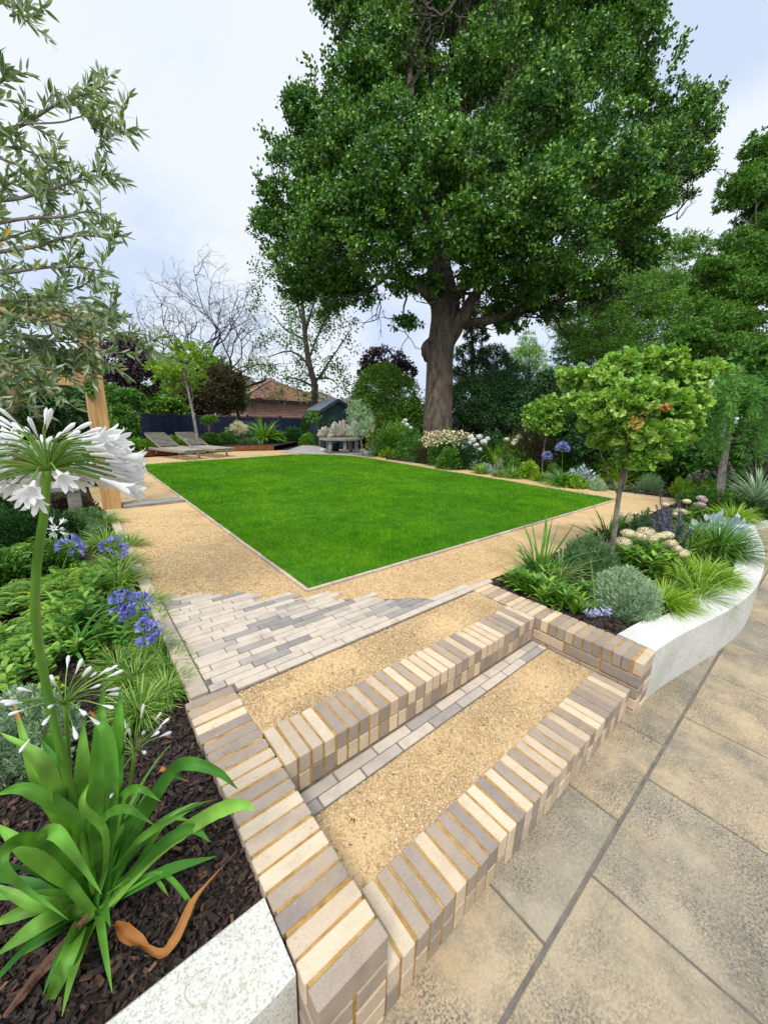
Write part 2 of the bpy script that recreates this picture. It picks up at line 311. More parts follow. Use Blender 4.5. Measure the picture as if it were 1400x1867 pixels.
M['rust_stain']=surf('rust_stain',[(.48,.41,.29),(.62,.58,.48)],30,.9,140,.6,.004)
def wood(name, cols, sc=(1,1,1), ring=6, rough=.7):
    m,nt,o=newmat(name); t=nd(nt,'ShaderNodeTexCoord'); mp=nd(nt,'ShaderNodeMapping'); mp.inputs['Scale'].default_value=sc; nt.links.new(t.outputs['Object'],mp.inputs[0])
    n=noise(nt,ring,6,.6,mp.outputs[0],.8); c=ramp(nt,cols,[.3+.4*i/(len(cols)-1) for i in range(len(cols))],n.outputs[0]).outputs[0]
    p=nd(nt,'ShaderNodeBsdfPrincipled'); p.inputs['Roughness'].default_value=rough; nt.links.new(c,p.inputs['Base Color']); nt.links.new(bump(nt,n.outputs[0],.4,.004),p.inputs['Normal']); nt.links.new(p.outputs[0],o.inputs[0]); return m

# ================================================================== SETTING
ZL, ZT, ZS = .335, .168, .285
WO = [(2.4,.445),(2.69,.41),(3.05,.345),(3.46,.275),(3.99,.225),(4.69,.24),(5.54,.32),(6.24,.44),(7.0,.57),(7.75,.64),(8.3,.60),(8.9,.42),(9.6,.10),(10.6,-.5),(12.5,-1.8)]
WOs = spline([(a,b,0) for a,b in WO], 8)[:,:2]
_tt = norm(np.gradient(WOs,axis=0)); WIs = WOs + .205*np.stack([-_tt[:,1],_tt[:,0]],-1)
WMs = (WOs+WIs)/2
b=Bag()
poly(b,[(-160,.64),(.30,.64),(.30,1.50),(.30,160),(-160,160)],ZS)
poly(b,[(.30,1.50),(2.30,1.50),(2.30,160),(.30,160)],ZS)
mid=[tuple(p) for p in WMs]; poly(b,[(2.30,.55)]+mid+[(200,-30),(200,160),(2.30,160)],ZS)
poly(b,[(.26,.50),(2.39,.50),(2.39,1.12),(.26,1.12)],ZT-.022); poly(b,[(.26,1.10),(2.39,1.10),(2.39,1.62),(.26,1.62)],ZL-.03)
kind(b.build('ground',M['soil']),'structure')
b=Bag(); poly(b,[(-30,.70),(-30,-60),(200,-60),(200,-29),(12.5,-1.7)]+mid[::-1]+[(2.3,.6),(.3,.7)],-.03)
kind(b.build('ground',M['grout']),'structure')
# gravel path (one sheet with the lawn cut out below the turf)
b=Bag(); zg=ZL-.012
LX0,LX1,LY0,LY1 = 1.235,7.02,2.29,10.95
def rrect(x0,y0,x1,y1,r,skew=0,n=10):
    pts=[(x0,y0),(x1,y0)]
    cx,cy=x1-r,y1-r
    for i in range(n+1):
        a=i*math.pi/2/n; pts.append((cx+r*math.cos(a),cy+r*math.sin(a)))
    pts.append((x0,y1-.75)); return pts
lawn_out=rrect(LX0,LY0,LX1,LY1,1.7)
poly(b,[(.27,1.60),(8.02,1.60),(7.80,2.8),(7.78,3.9),(7.74,5.2),(7.56,6.8),(7.30,8.6),(8.2,9.9),(8.6,11.5),(6.9,12.4),(4.3,12.75),(1.2,11.75),(.2,11.3),(.2,6.1),(.30,5.7)],zg)
kind(b.build('gravel_path',M['gravel']),'structure')
# raised surface relief of the gravel near the camera
def relief(name,x0,y0,x1,y1,z,st=.012,amp=.004):
    xs=np.arange(x0,x1+st,st); ys=np.arange(y0,y1+st,st); X,Y=np.meshgrid(xs,ys); 
    Z=z+amp*(np.sin(X*9+Y*4)+np.sin(X*5.3-Y*11+1))*.5+rng.normal(0,amp*.35,X.shape)
    v=np.stack([X,Y,Z],-1).reshape(-1,3); nx=len(xs); i=np.arange(len(ys)-1)[:,None]*nx; j=np.arange(nx-1)[None,:]
    q=np.stack([i+j,i+j+1,i+j+1+nx,i+j+nx],-1).reshape(-1,4); b=Bag(); b.add(v,[q]); return b.build(name,M['gravel'],smooth=True)
kind(relief('gravel_tread',.444,1.250,2.20,1.552,ZL-.016),'structure')
kind(relief('gravel_tread',.444,.660,2.20,.948,ZT-.010),'structure')
# pebbles
pt=np.array([[1,0,0],[-1,0,0],[0,1,0],[0,-1,0],[0,0,1],[0,0,-1]],float)*.5
pf=[np.array([[0,2,4],[2,1,4],[1,3,4],[3,0,4],[2,0,5],[1,2,5],[3,1,5],[0,3,5]])]
pc=[np.array([sx,sy,sz],float)*.42 for sx in(-1,1) for sy in(-1,1) for sz in(-1,1)]
def pebbles(name,pts,smin,smax,z,label_=None):
    n=len(pts); b=Bag(); s=rng.uniform(smin,smax,n)*rng.choice([.6,.8,1,1.3],n)
    pos=np.c_[pts,z+s*.2+rng.uniform(-.001,.002,n)]
    v=np.array(pc)[None]*rng.uniform(.75,1.2,(n,8,3)); t=rdir(n); nn=rdir(n); s1=norm(np.cross(t,nn)); s2=np.cross(s1,t)
    v=(v[:,:,0:1]*t[:,None]*1.25+v[:,:,1:2]*s1[:,None]+v[:,:,2:3]*s2[:,None]*.8)*s[:,None,None]+pos[:,None]
    cf=np.array([[0,1,3,2],[4,6,7,5],[0,4,5,1],[2,3,7,6],[0,2,6,4],[1,5,7,3]]); f=(cf[None]+(np.arange(n)*8)[:,None,None]).reshape(-1,4)
    b.add(v.reshape(-1,3),[f],np.repeat(rng.uniform(0,1,n),6)); o=b.build(name,M['pebble']); kind(o,'stuff'); tag(o,label_ or 'loose pale stones on the golden gravel','gravel'); return o
def rpts(n,x0,y0,x1,y1): return np.c_[rng.uniform(x0,x1,n),rng.uniform(y0,y1,n)]
def edgy(pts,lines,keep=.25,wd=.07,seed=0):     # denser by edges
    w_=np.zeros(len(pts)); 
    for ax,c in lines: w_=np.maximum(w_,np.exp(-(np.abs(pts[:,ax]-c)/wd)**2))
    nz_=.5+.5*np.sin(pts[:,0]*7+1)*np.sin(pts[:,1]*9+pts[:,0]*3)
    return pts[rng.uniform(size=len(pts))<keep*(.35+1.2*nz_)+w_]
a1=edgy(rpts(52000,.46,.665,2.19,.945),[(1,.67),(0,.47),(0,2.18),(1,.94)],.38,.05)
pebbles('gravel_stones',a1,.0022,.006,ZT-.010,'loose pale stones on the gravel of the lower step')
a2=edgy(rpts(40000,.46,1.25,2.19,1.545),[(1,1.26),(0,.47),(1,1.54)],.38,.05)
pebbles('gravel_stones',a2,.0022,.006,ZL-.016,'loose pale stones on the gravel of the upper step')
a3=rpts(150000,.36,1.68,3.6,5.2); d=np.hypot(a3[:,0],a3[:,1]); inl=(a3[:,0]>LX0-.03)&(a3[:,1]>LY0-.03)
diag=a3[:,1] > 2.72-(a3[:,0]-.35)*.74
a3=a3[(~inl)&diag&(rng.uniform(size=len(a3))<np.clip((3.0/d)**2,0,1)*.75)]
pebbles('gravel_stones',a3,.003,.007,zg,'loose pale stones on the gravel path around the lawn')
# ---- patio
b=Bag(); gap=.013
def slab(x0,y0,x1,y1):
    cbox(b,((x0+x1)/2,(y0+y1)/2,-.015),(x1-x0-gap*.75,y1-y0-gap,.03),.004,val=rng.uniform(0,1),tilt=(rng.normal(0,.001),rng.normal(0,.001)))
jl=.272
x=.936-.594*12
for i in range(34):
    slab(x+i*.594,jl-.002,x+(i+1)*.594,jl+.34)
for r in range(7):
    y1=jl-.002-r*.91; xo=1.245 if r%2==0 else .96
    for i in range(30):
        xx=xo-.601*11+i*.601; slab(xx,y1-.91,xx+.601,y1)
for i in range(14): slab(5.5+i*.5,.62,6.0+i*.5,1.1) if False else None
o=b.build('patio',M['slab']); kind(o,'structure')
b=Bag(); poly(b,[(-8,-7),(14,-7),(14,-1.5),(8.4,.66),(-8,.66)],-.006); kind(b.build('patio_joints',M['grout']),'structure')
# ---- brickwork
_bv=[0]
def brickval():
    if _bv[0]>=2: _bv[0]=0; return float(rng.uniform(.6,1.))
    v=_brickval(); _bv[0]=_bv[0]+1 if v<.5 else 0; return v
def _brickval():
    return float(rng.choice([rng.uniform(0,.35),rng.uniform(.35,.6),rng.uniform(.7,1.)],p=[.36,.24,.40]))
def brick(bag,x0,y0,z0,x1,y1,z1,c=.003,val=None,j=.0016):
    cbox(bag,((x0+x1)/2+rng.normal(0,j),(y0+y1)/2+rng.normal(0,j),(z0+z1)/2+rng.normal(0,j*.6)),(x1-x0,y1-y0,z1-z0),c,rot=rng.normal(0,.009),tilt=(rng.normal(0,.008),rng.normal(0,.008)),val=brickval() if val is None else val)
PX=.0555; BH=.078
def step(label,yf,yb,top,low):
    t=thing('brick_step',label,'step',(1.32,(yf+yb)/2,low),'brick fronted garden steps'); L=(1.32,(yf+yb)/2,low)
    b1=Bag(); b2=Bag(); n=int(round(1.745/PX)); p=1.745/n; j=.0105
    for i in range(n):
        x0=.452+i*p+j/2; x1=.452+(i+1)*p-j/2
        brick(b1,x0,yf,top-BH,x1,yb,top,j=.0009)
        brick(b2,x0,yf+.001,top-2*BH-.006,x1,yf+.1,top-BH-.006,j=.0006)
    o=b1.build('nosing',M['brick'],t,loc=L); o.location=(0,0,0)
    o=b2.build('riser',M['brick'],t,loc=L); o.location=(0,0,0)
    b3=Bag(); cbox(b3,(1.3245,(yf+yb)/2,(top+low)/2-.003),(1.744,yb-yf-.010,top-low-.004),.001)
    o=b3.build('mortar',M['mortar'],t,loc=L); o.location=(0,0,0); return t
step('lower brick step rising straight from the stone patio',.472,.665,ZT,0.0)
step('upper brick step with a strip of flat pavers along its foot',1.055,1.252,ZL,ZT)
def wing(label,x0,x1,y0,y1,courses_in):
    L=((x0+x1)/2,(y0+y1)/2,0); t=thing('brick_wing_wall',label,'low wall',L,'brick wing walls either side of the steps')
    b1=Bag(); n=int(round((y1-y0)/.0535)); p=(y1-y0)/n
    for i in range(n): brick(b1,x0,y0+i*p+.0045,ZL-BH,x1,y0+(i+1)*p-.0045,ZL)
    o=b1.build('coping',M['brick'],t,loc=L); o.location=(0,0,0)
    b2=Bag(); z=ZL-BH-.009; k=0
    while z>0.02:
        z0=z-.062 
        yy=y0+.003; off=.1 if k%2 else 0
        # side faces
        for (xa,xb) in ((x0+.001,x0+.095),(x1-.095,x1-.001)):
            y=y0+.003-off
            while y<y1-.02:
                ya=max(y,y0+.001); yb=min(y+.2,y1-.003)
                if yb-ya>.02: brick(b2,xa,ya,z0,xb,yb,z,j=.0006)
                y+=.209
        z=z0-.009; k+=1
    o=b2.build('wall_bricks',M['brick'],t,loc=L); o.location=(0,0,0)
    b3=Bag(); cbox(b3,((x0+x1)/2,(y0+y1)/2+.001,(ZL-.004)/2),(x1-x0-.012,y1-y0-.012,ZL-.003),.001)
    o=b3.build('mortar',M['mortar'],t,loc=L); o.location=(0,0,0); return t
wing('left brick wing wall of the steps, beside the bark bed with the white agapanthus',.250,.449,.462,1.60,4)
wing('right brick wing wall of the steps, ending at the curved white wall',2.200,2.398,.438,1.60,4)
b=Bag(); poly(b,[(.45,.945),(2.2,.945),(2.2,1.066),(.45,1.066)],ZT-.003); kind(b.build('paver_bed',M['joint_sand']),'structure')
# flat pavers at the foot of the upper step
b=Bag(); 
for r in range(2):
    x=.455-(.1 if r else 0)
    while x<2.19:
        xa=max(x,.455); xb=min(x+.196,2.193); 
        if xb-xa>.03: cbox(b,((xa+xb)/2,1.026-r*.052,ZT-.012),(xb-xa-.003,.048,.03),.004,rot=rng.normal(0,.006),val=float(rng.choice([.5,.1,.75])))
        x+=.2
kind(b.build('paver_strip',M['paver']),'structure')
# paving planks
b=Bag(); 
y=1.553; r=0
while y<2.80:
    xe = 2.42 if r<1 else (.40+(2.74-y)/.745)
    if r==1: xe=2.2
    x=.357-.2*((r*.37+.13*((r*5)%3))%1) ; x0=.357
    if r<1: x=.46; x0=.46
    while x<xe-.05:
        xa=max(x,x0); xb=min(x+.2,2.6)
        if x+.2>xe+.09 and x>x0: break
        if xb-xa>.03:
            v_=float(rng.choice([rng.uniform(0,.3),rng.uniform(.4,.6),rng.uniform(.75,1)],p=[.56,.2,.24])) if r>0 else .1
            cbox(b,((xa+xb)/2,y+.0255,ZL-.014+rng.normal(0,.0008)),(xb-xa-.004,.0475,.03),.003,rot=rng.normal(0,.004),val=v_)
        x+=.2
    y+=.0515; r+=1
kind(b.build('paving',M['paver']),'structure')
b=Bag(); poly(b,[(.34,1.545),(2.42,1.545),(2.42,1.60),(1.9,1.62),(.36,2.70)],ZL-.008); kind(b.build('paving_joints',M['joint_sand']),'structure')
# stone edgings
def edging(name,label,path,wd,ln,grp=None,z=ZL-.012,h=.04):
    b=Bag(); path=np.array(path,float); seg=np.linalg.norm(np.diff(path,axis=0),axis=1); cum=np.r_[0,np.cumsum(seg)]; s=0
    while s<cum[-1]-.02:
        e=min(s+ln,cum[-1]); 
        p=[np.array([np.interp(q,cum,path[:,0]),np.interp(q,cum,path[:,1])]) for q in (s,e)]
        m=(p[0]+p[1])/2; a=math.atan2(*(p[1]-p[0])[::-1])
        cbox(b,(m[0],m[1],z+rng.normal(0,.001)),(np.linalg.norm(p[1]-p[0])-.004,wd,h),.004,rot=a+rng.normal(0,.004),val=rng.uniform(0,1)); s=e
    o=b.build(name,M['edging']); tag(o,label,'edging',grp); return o
edging('stone_edging','pale stone edging between the left planting bed and the gravel path',[(.312,1.61),(.315,5.72)],.078,.2)
lo=[(LX0-.025,LY0-.025),(LX1+.02,LY0-.025)]+[(x+.02,y+.02) for x,y in lawn_out[2:-1]]+[(LX0-.025,LY1-.73),(LX0-.025,LY0-.025)]
edging('lawn_edging','thin stone edging running round the lawn',lo,.029,.2)
edging('border_edging','edging strip along the bark border on the far side of the lawn',[(8.04,1.62),(7.82,2.8),(7.80,3.9),(7.76,5.2),(7.58,6.8),(7.32,8.6)],.03,.6,z=ZL-.02)
# ---- curved white wall
def ribbon_wall(name,label,outer,inner,z0,z1,par=None):
    n=len(outer); b=Bag(); c=.006; o=np.array(outer); i_=np.array(inner); d=norm(i_-o)
    rings=[np.c_[o,np.full(n,z0)],np.c_[o,np.full(n,z1-c)],np.c_[o+d*c,np.full(n,z1)],np.c_[i_-d*c,np.full(n,z1)],np.c_[i_,np.full(n,z1-c)],np.c_[i_,np.full(n,z0)]]
    v=np.stack(rings,1).reshape(-1,3); q=[]
    k=np.arange(n-1)[:,None]*6; j=np.arange(5)[None,:]; q=np.stack([k+j,k+6+j,k+7+j,k+1+j],-1).reshape(-1,4)
    b.add(v,[q,np.array([[0,1,2,3,4,5]]),np.array([[5,4,3,2,1,0]])+6*(n-1)]); ob=b.build(name,M['render']); tag(ob,label,'garden wall','low white rendered walls'); return ob
ribbon_wall('white_wall','curved low white rendered wall round the right-hand planter',WOs,WIs,-.02,ZL)
lw_o=[(-4,.548),(.19,.548),(.243,.552)]; lw_i=[(-4,.735),(.19,.735),(.243,.735)]
ribbon_wall('white_wall','low white rendered wall in the bottom left corner, butting the brickwork',lw_o,lw_i,-.02,ZL-.002)
# ---- lawn
b=Bag(); poly(b,[(x,y) for x,y in lawn_out],ZL-.004); kind(b.build('lawn',M['turf']),'structure')
def in_lawn(p):
    x,y=p[:,0],p[:,1]; ok=(x>LX0-.014)&(x<LX1+.014)&(y>LY0-.014)&(y<LY1)
    cxx,cyy=LX1-1.7,LY1-1.7; ok&=~((x>cxx)&(y>cyy)&(np.hypot(x-cxx,y-cyy)>1.7)); ok&=y<(LY1-.75)+(x-LX0)*.75/4.1
    return ok
b=Bag(); N=900000; p=rpts(N,LX0-.012,LY0-.012,LX1+.012,LY1); d=np.hypot(p[:,0],p[:,1]); p=p[in_lawn(p)&(rng.uniform(size=N)<np.clip((3.6/d)**1.6,.14,1))]; n=len(p); d=np.hypot(p[:,0],p[:,1])
h=rng.uniform(.018,.040,n)*(1+.25*np.sin(p[:,0]*2.1)*np.sin(p[:,1]*1.7)); wd=.0022*np.clip(d/2.6,1,4.5)
t=norm(np.c_[rng.normal(0,.42,(n,2)),np.ones(n)]); nn=rdir(n); nn[:,2]*=.3
scatter(b,(np.array([[-.5,0,0],[.5,0,0],[.35,.6,.3],[-.35,.6,.3],[0,1,1.2]]),[np.array([[0,1,2,3]]),np.array([[3,2,4]])]),np.c_[p,np.full(n,ZL-.006)],t,nn,h,wd,rng.beta(2.2,2.2,n))
o=b.build('grass',M['blade']); kind(o,'stuff'); tag(o,'short mown green grass of the lawn','grass')
# ================================================================== PLANT BUILDERS
def lm(k,cols,**kw): M[k]=leafmat(k,cols,**kw); return M[k]
lm('oak_leaf',[(.010,.050,.008),(.035,.135,.014),(.12,.29,.025),(.34,.52,.07)],rough=.38,trans=.08,spec=.5)
lm('dark_leaf',[(.014,.055,.014),(.032,.10,.024),(.07,.165,.04)],rough=.45,trans=.1)
lm('mid_leaf',[(.03,.11,.016),(.08,.215,.03),(.20,.38,.06)],rough=.5,trans=.16)
lm('light_leaf',[(.06,.17,.02),(.14,.31,.03),(.30,.48,.07)],rough=.5,trans=.2)
lm('lime_leaf',[(.12,.24,.015),(.25,.42,.03),(.45,.60,.10)],rough=.5,trans=.35)
lm('yellow_leaf',[(.14,.22,.02),(.32,.38,.04),(.55,.50,.09)],rough=.5,trans=.35)
lm('purple_leaf',[(.014,.008,.014),(.035,.016,.030),(.075,.03,.055),(.06,.06,.04)],rough=.45,trans=.15)
lm('brown_leaf',[(.035,.035,.015),(.075,.065,.025),(.13,.10,.04),(.07,.11,.03)],rough=.6,trans=.2)
lm('olive_leaf',[(.06,.12,.03),(.12,.21,.07),(.26,.35,.20),(.46,.52,.42)],rough=.4,trans=.3,spec=.5)
lm('olive_yellow',[(.6,.4,.03),(.7,.45,.05)],trans=.3)
lm('silver_leaf',[(.20,.33,.16),(.36,.52,.29),(.58,.70,.48)],rough=.7,trans=.15,spec=.2,tint=(1,1,1))
lm('teal_leaf',[(.07,.15,.055),(.15,.27,.11),(.30,.43,.22)],rough=.6,trans=.2)
lm('white_leaf',[(.32,.42,.42),(.50,.60,.61),(.70,.77,.78)],rough=.6,trans=.15,spec=.2,tint=(1,1,1))
lm('varieg_leaf',[(.08,.18,.04),(.22,.34,.10),(.55,.60,.36)],rough=.5,trans=.3)
lm('sedge_leaf',[(.04,.13,.015),(.12,.30,.03),(.28,.46,.07),(.55,.62,.25)],rough=.5,trans=.35)
lm('agap_leaf',[(.035,.15,.02),(.075,.25,.025),(.14,.34,.04),(.22,.43,.07)],rough=.55,trans=.22,spec=.3,nscale=9)
lm('ginkgo_leaf',[(.05,.18,.02),(.15,.34,.03),(.30,.50,.07),(.56,.70,.20)],rough=.42,trans=.18,spec=.45)
lm('cedar_leaf',[(.04,.14,.02),(.09,.26,.035),(.18,.38,.06)],rough=.55,trans=.2)
lm('dead_leaf',[(.20,.06,.02),(.40,.16,.04),(.55,.28,.08)],rough=.6,trans=.2)
lm('white_petal',[(.82,.83,.79),(.88,.88,.86),(.93,.93,.92)],rough=.5,trans=.38,spec=.25,tint=(1,1,1))
lm('cream_petal',[(.66,.56,.32),(.80,.70,.44),(.90,.82,.60)],rough=.7,trans=.1,tint=(1,1,1))
lm('pink_petal',[(.30,.14,.16),(.60,.48,.46),(.78,.72,.70)],rough=.6,trans=.2,tint=(1,1,1))
lm('blue_petal',[(.12,.12,.42),(.22,.24,.62),(.38,.40,.78)],rough=.5,trans=.25,tint=(1,1,1))
lm('pale_blue_petal',[(.16,.18,.42),(.50,.54,.74),(.72,.74,.84)],rough=.5,trans=.25,tint=(1,1,1))
lm('violet_petal',[(.10,.07,.22),(.20,.15,.38),(.34,.30,.50)],rough=.6,trans=.15,tint=(1,1,1))
lm('flower_stem',[(.08,.17,.02),(.13,.26,.03),(.20,.34,.05)],rough=.45,trans=.1)
lm('moss',[(.05,.07,.01),(.14,.15,.02),(.25,.25,.04)],rough=.8,trans=.1)
M['oak_bark']=surf('oak_bark',[(.04,.03,.022),(.11,.085,.062),(.18,.145,.11)],9,.9,14,1.0,.06,stretch=(1,1,.22))
M['grey_bark']=surf('grey_bark',[(.10,.09,.075),(.22,.195,.16),(.33,.30,.25)],18,.85,30,.7,.02,stretch=(1,1,.5))
M['dark_bark']=surf('dark_bark',[(.03,.025,.02),(.07,.06,.05),(.12,.10,.08)],14,.9,30,.8,.02,stretch=(1,1,.4))
M['red_bark']=surf('red_brown_bark',[(.06,.03,.02),(.16,.08,.05),(.26,.16,.11)],10,.9,30,.8,.02,stretch=(1,1,.3))
D4=tmpl('dia'); OV=tmpl('oval'); FAN=tmpl('fan'); LAN=tmpl('lance'); TRI=tmpl('tri'); OAKT=tmpl('oak'); CR=tmpl('cross')
RT=RW.T    # camera axes rows -> world
def B(px,py,rx,ry,d,rz=None):       # an ellipsoid of foliage at its own place and real size
    c=P(px,py,d); return (c,(rx*d/FPX, ry*d/FPX, (rz if rz is not None else (rx+ry)/2*d/FPX)))
_axh=norm(np.array([_r[0],_r[1],0])); _axf=np.array([-_axh[1],_axh[0],0.]); AX=np.array([_axh,[0,0,1.],_axf])
def foliage(bag, blobs, n, L, W, tm=D4, shell=.62, clump=.16, per=14, droop=0., upn=.35, flat=1., lo=0,hi=1, outw=.7, cmin=.0, cw=.5):
    vol=np.array([ (r[0]*r[1]*r[2])**(2/3) for c,r in blobs]); vol/=vol.sum()
    for (c,r),f in zip(blobs,vol):
        nc=max(3,int(n*f/per)); r=np.array(r)
        d=rdir(nc); rad=rng.uniform(shell**2,1,nc)**.5; cc=d*rad[:,None]*r
        cs=clump*r.mean()+cmin; k=nc*per
        off=rng.normal(size=(k,3))*cs*np.array([1,.75,1])*.6
        q=np.repeat(cc,per,0)+off; cv=np.repeat(rng.uniform(0,1,nc),per); dd=norm(np.repeat(d,per,0))
        pos=c+q@AX
        t=dd@AX*outw+rdir(k)*.9+np.array([0,0,-droop]); nn=rdir(k)+dd@AX*.4+np.array([0,0,upn])
        val=lo+(hi-lo)*np.clip(cv*cw+rng.uniform(0,1,k)*(1-cw)+(rng.uniform(size=k)<.03)*.3,0,1)
        s=rng.uniform(.7,1.25,k)
        scatter(bag,tm,pos,t,nn,L*s,W*s,val)
def boughs(bl,k=8,f=.54,dist=.70,fl=.72):
    out=[]
    for c,r in bl:
        r=np.array(r); d=rdir(k)
        for q in d: out.append((c+(q*r*dist)@AX, r*f*rng.uniform(.75,1.2)*np.array([1.1,fl,1.1])))
    return out
def branch(bag,p,q,r0,r1,k=7,seg=7,wig=.06,sag=0.,val=.5):
    p=np.array(p,float); q=np.array(q,float); ln=np.linalg.norm(q-p); s=np.linspace(0,1,seg)[:,None]
    pts=p+(q-p)*s; w_=rng.normal(0,wig*ln,(seg,3))*np.sin(s*math.pi)*.7; w_[0]=0; pts=pts+w_; pts[:,2]+=sag*ln*np.sin(s[:,0]*math.pi)
    rr=r0+(r1-r0)*np.linspace(0,1,seg)**.8; tube(bag,pts,rr,k,val); return pts
def fork(bag,p,d,ln,r,lev,ang=.55,k=5,tips=None,curl=.25,nch=(2,3),up=.1,shrink=.72):
    pts=[np.array(p,float)]; d=norm(d); seg=4
    for i in range(seg):
        d=norm(d+rng.normal(0,curl,3)*.5+np.array([0,0,up])*.3); pts.append(pts[-1]+d*ln/seg)
    tube(bag,pts,np.linspace(r,r*.62,seg+1),k,rng.uniform(.2,.8),cap=False)
    if tips is not None: tips.append((pts[-1],d,lev)); tips.append((pts[2],d,lev))
    if lev<=0: return
    for _ in range(rng.integers(nch[0],nch[1]+1)):
        nd_=norm(d+rng.normal(0,ang,3)); fork(bag,pts[-1] if rng.uniform()<.7 else pts[-2],nd_,ln*shrink*rng.uniform(.8,1.15),r*.6,lev-1,ang,max(3,k-1),tips,curl,nch,up,shrink)
def sub(bag,name,mat,par,smooth=False):
    L=np.array(par.location) if par.parent is None else np.array(par.parent.location)
    o=bag.build(name,mat,par,smooth=smooth,loc=L); o.location=(0,0,0); return o
def tree(name,label,base,trunk,blobs,nleaf,L,W,leafm,bark,tm=D4,limbs=6,cat='tree',group=None,r0=None,extra=None,**kw):
    """trunk: list of points with radii"""
    t=thing(name,label,cat,base,group); b=Bag(); pts=np.array([q[:3] for q in trunk]); rr=[q[3] for q in trunk]
    sp=spline(pts,5); ri=np.interp(np.linspace(0,1,len(sp)),np.linspace(0,1,len(rr)),rr); tube(b,sp,ri,14 if max(rr)>.2 else 8,wob=.04)
    top=pts[-1]
    for c,r in (blobs if limbs else []):
        for _ in range(max(1,limbs//max(1,len(blobs)//2))):
            q=c+rdir(1)[0]*np.array(r).mean()*.4; branch(b,sp[rng.integers(len(sp)//2,len(sp))],q,rr[-1]*.55,rr[-1]*.12,5,7,.05)
    if extra: extra(b)
    sub(b,'trunk',bark,t,True)
    b=Bag(); bg=kw.pop('bough',0); foliage(b,boughs(blobs,bg) if bg else blobs,nleaf,L,W,tm,**kw); sub(b,'crown',leafm,t); return t
def shrub(name,label,base,blobs,n,L,W,leafm,tm=D4,cat='shrub',group=None,stems=5,heads=None,headm=None,hr=.1,**kw):
    t=thing(name,label,cat,base,group); b=Bag()
    for i in range(stems):
        c,r=blobs[i%len(blobs)]; branch(b,np.array(base)+rng.normal(0,.05,3)*[1,1,0],c+rdir(1)[0]*np.array(r)*.4,.02,.006,4,5,.05); sub(b,'stem',M['dark_bark'],t)
    b=Bag(); foliage(b,blobs,n,L,W,tm,**kw); sub(b,'foliage',leafm,t)
    for h in (heads or []): flower_ball(t,h,hr*rng.uniform(.85,1.15),headm)
    return t
def flower_ball(par,c,r,mat,n=90,sz=None,flat=.75,name='flower_head'):
    b=Bag(); d=rdir(n,.35); sz=sz or r*.45; pos=np.array(c)+d*r*np.array([1,1,flat])*rng.uniform(.8,1.05,(n,1))
    t=norm(np.cross(d,rdir(n))); scatter(b,(np.array([[-.5,-.1,0],[0,-.5,0],[.5,-.1,0],[.3,.5,0],[-.3,.5,0]]),[np.array([[0,1,2,3,4]])]),pos,t,d+rdir(n)*.25,sz,sz,rng.uniform(0,1,n)); return sub(b,name,mat,par)
def blades(bag,base,n,L,W,spread=(.1,1.2),bend=1.3,br=.03,K=6,fold=.2,val=(0,1),az=None,taper=.35,wfun=None):
    base=np.array(base,float); a=rng.uniform(0,2*math.pi,n) if az is None else rng.uniform(az[0],az[1],n); th=rng.uniform(spread[0],spread[1],n); ll=L*rng.uniform(.6,1.1,n); kb=bend*rng.uniform(.5,1.3,n)
    s=np.linspace(0,1,K); dirh=np.stack([np.cos(a),np.sin(a),0*a],-1); ang=np.minimum(th[:,None]+kb[:,None]*s[None]**1.3,2.9)
    ds=ll[:,None]/(K-1); r=np.concatenate([np.zeros((n,1)),np.cumsum(np.sin(ang[:,:-1])*ds,1)],1); z=np.concatenate([np.zeros((n,1)),np.cumsum(np.cos(ang[:,:-1])*ds,1)],1)
    z=np.maximum(z,.005-0*z)
    p0=base+dirh*(br*rng.uniform(0,1,n)**.5)[:,None]
    pts=p0[:,None]+dirh[:,None]*r[...,None]; pts[...,2]+=z
    side=np.stack([-np.sin(a),np.cos(a),0*a],-1); side=norm(side+rng.normal(0,.25,(n,3)))
    w_=(W*rng.uniform(.7,1.2,n))[:,None]*(np.minimum(1,(s[None]*3+.55))*(1-s[None]**3*.97))/2
    nn=np.stack([-np.cos(ang)*dirh[:,0:1],-np.cos(ang)*dirh[:,1:2],np.sin(ang)],-1)
    Lp=pts-side[:,None]*w_[...,None]+nn*w_[...,None]*fold*2; Rp=pts+side[:,None]*w_[...,None]+nn*w_[...,None]*fold*2
    v=np.stack([Lp,pts,Rp],2).reshape(-1,3); i=np.arange(n)[:,None]*K*3+np.arange(K-1)[None]*3; i=i.ravel()
    q=np.concatenate([np.stack([i,i+1,i+4,i+3],-1),np.stack([i+1,i+2,i+5,i+4],-1)])
    vv=np.repeat(rng.uniform(val[0],val[1],n),K-1); bag.add(v,[q],np.concatenate([vv,vv]))
    return pts
def tuft(name,label,base,n,L,W,mat,cat='ornamental grass',group=None,**kw):
    b=Bag(); blades(b,base,n,L,W,**kw); o=b.build(name,mat,loc=np.array(base)); tag(o,label,cat,group); return o
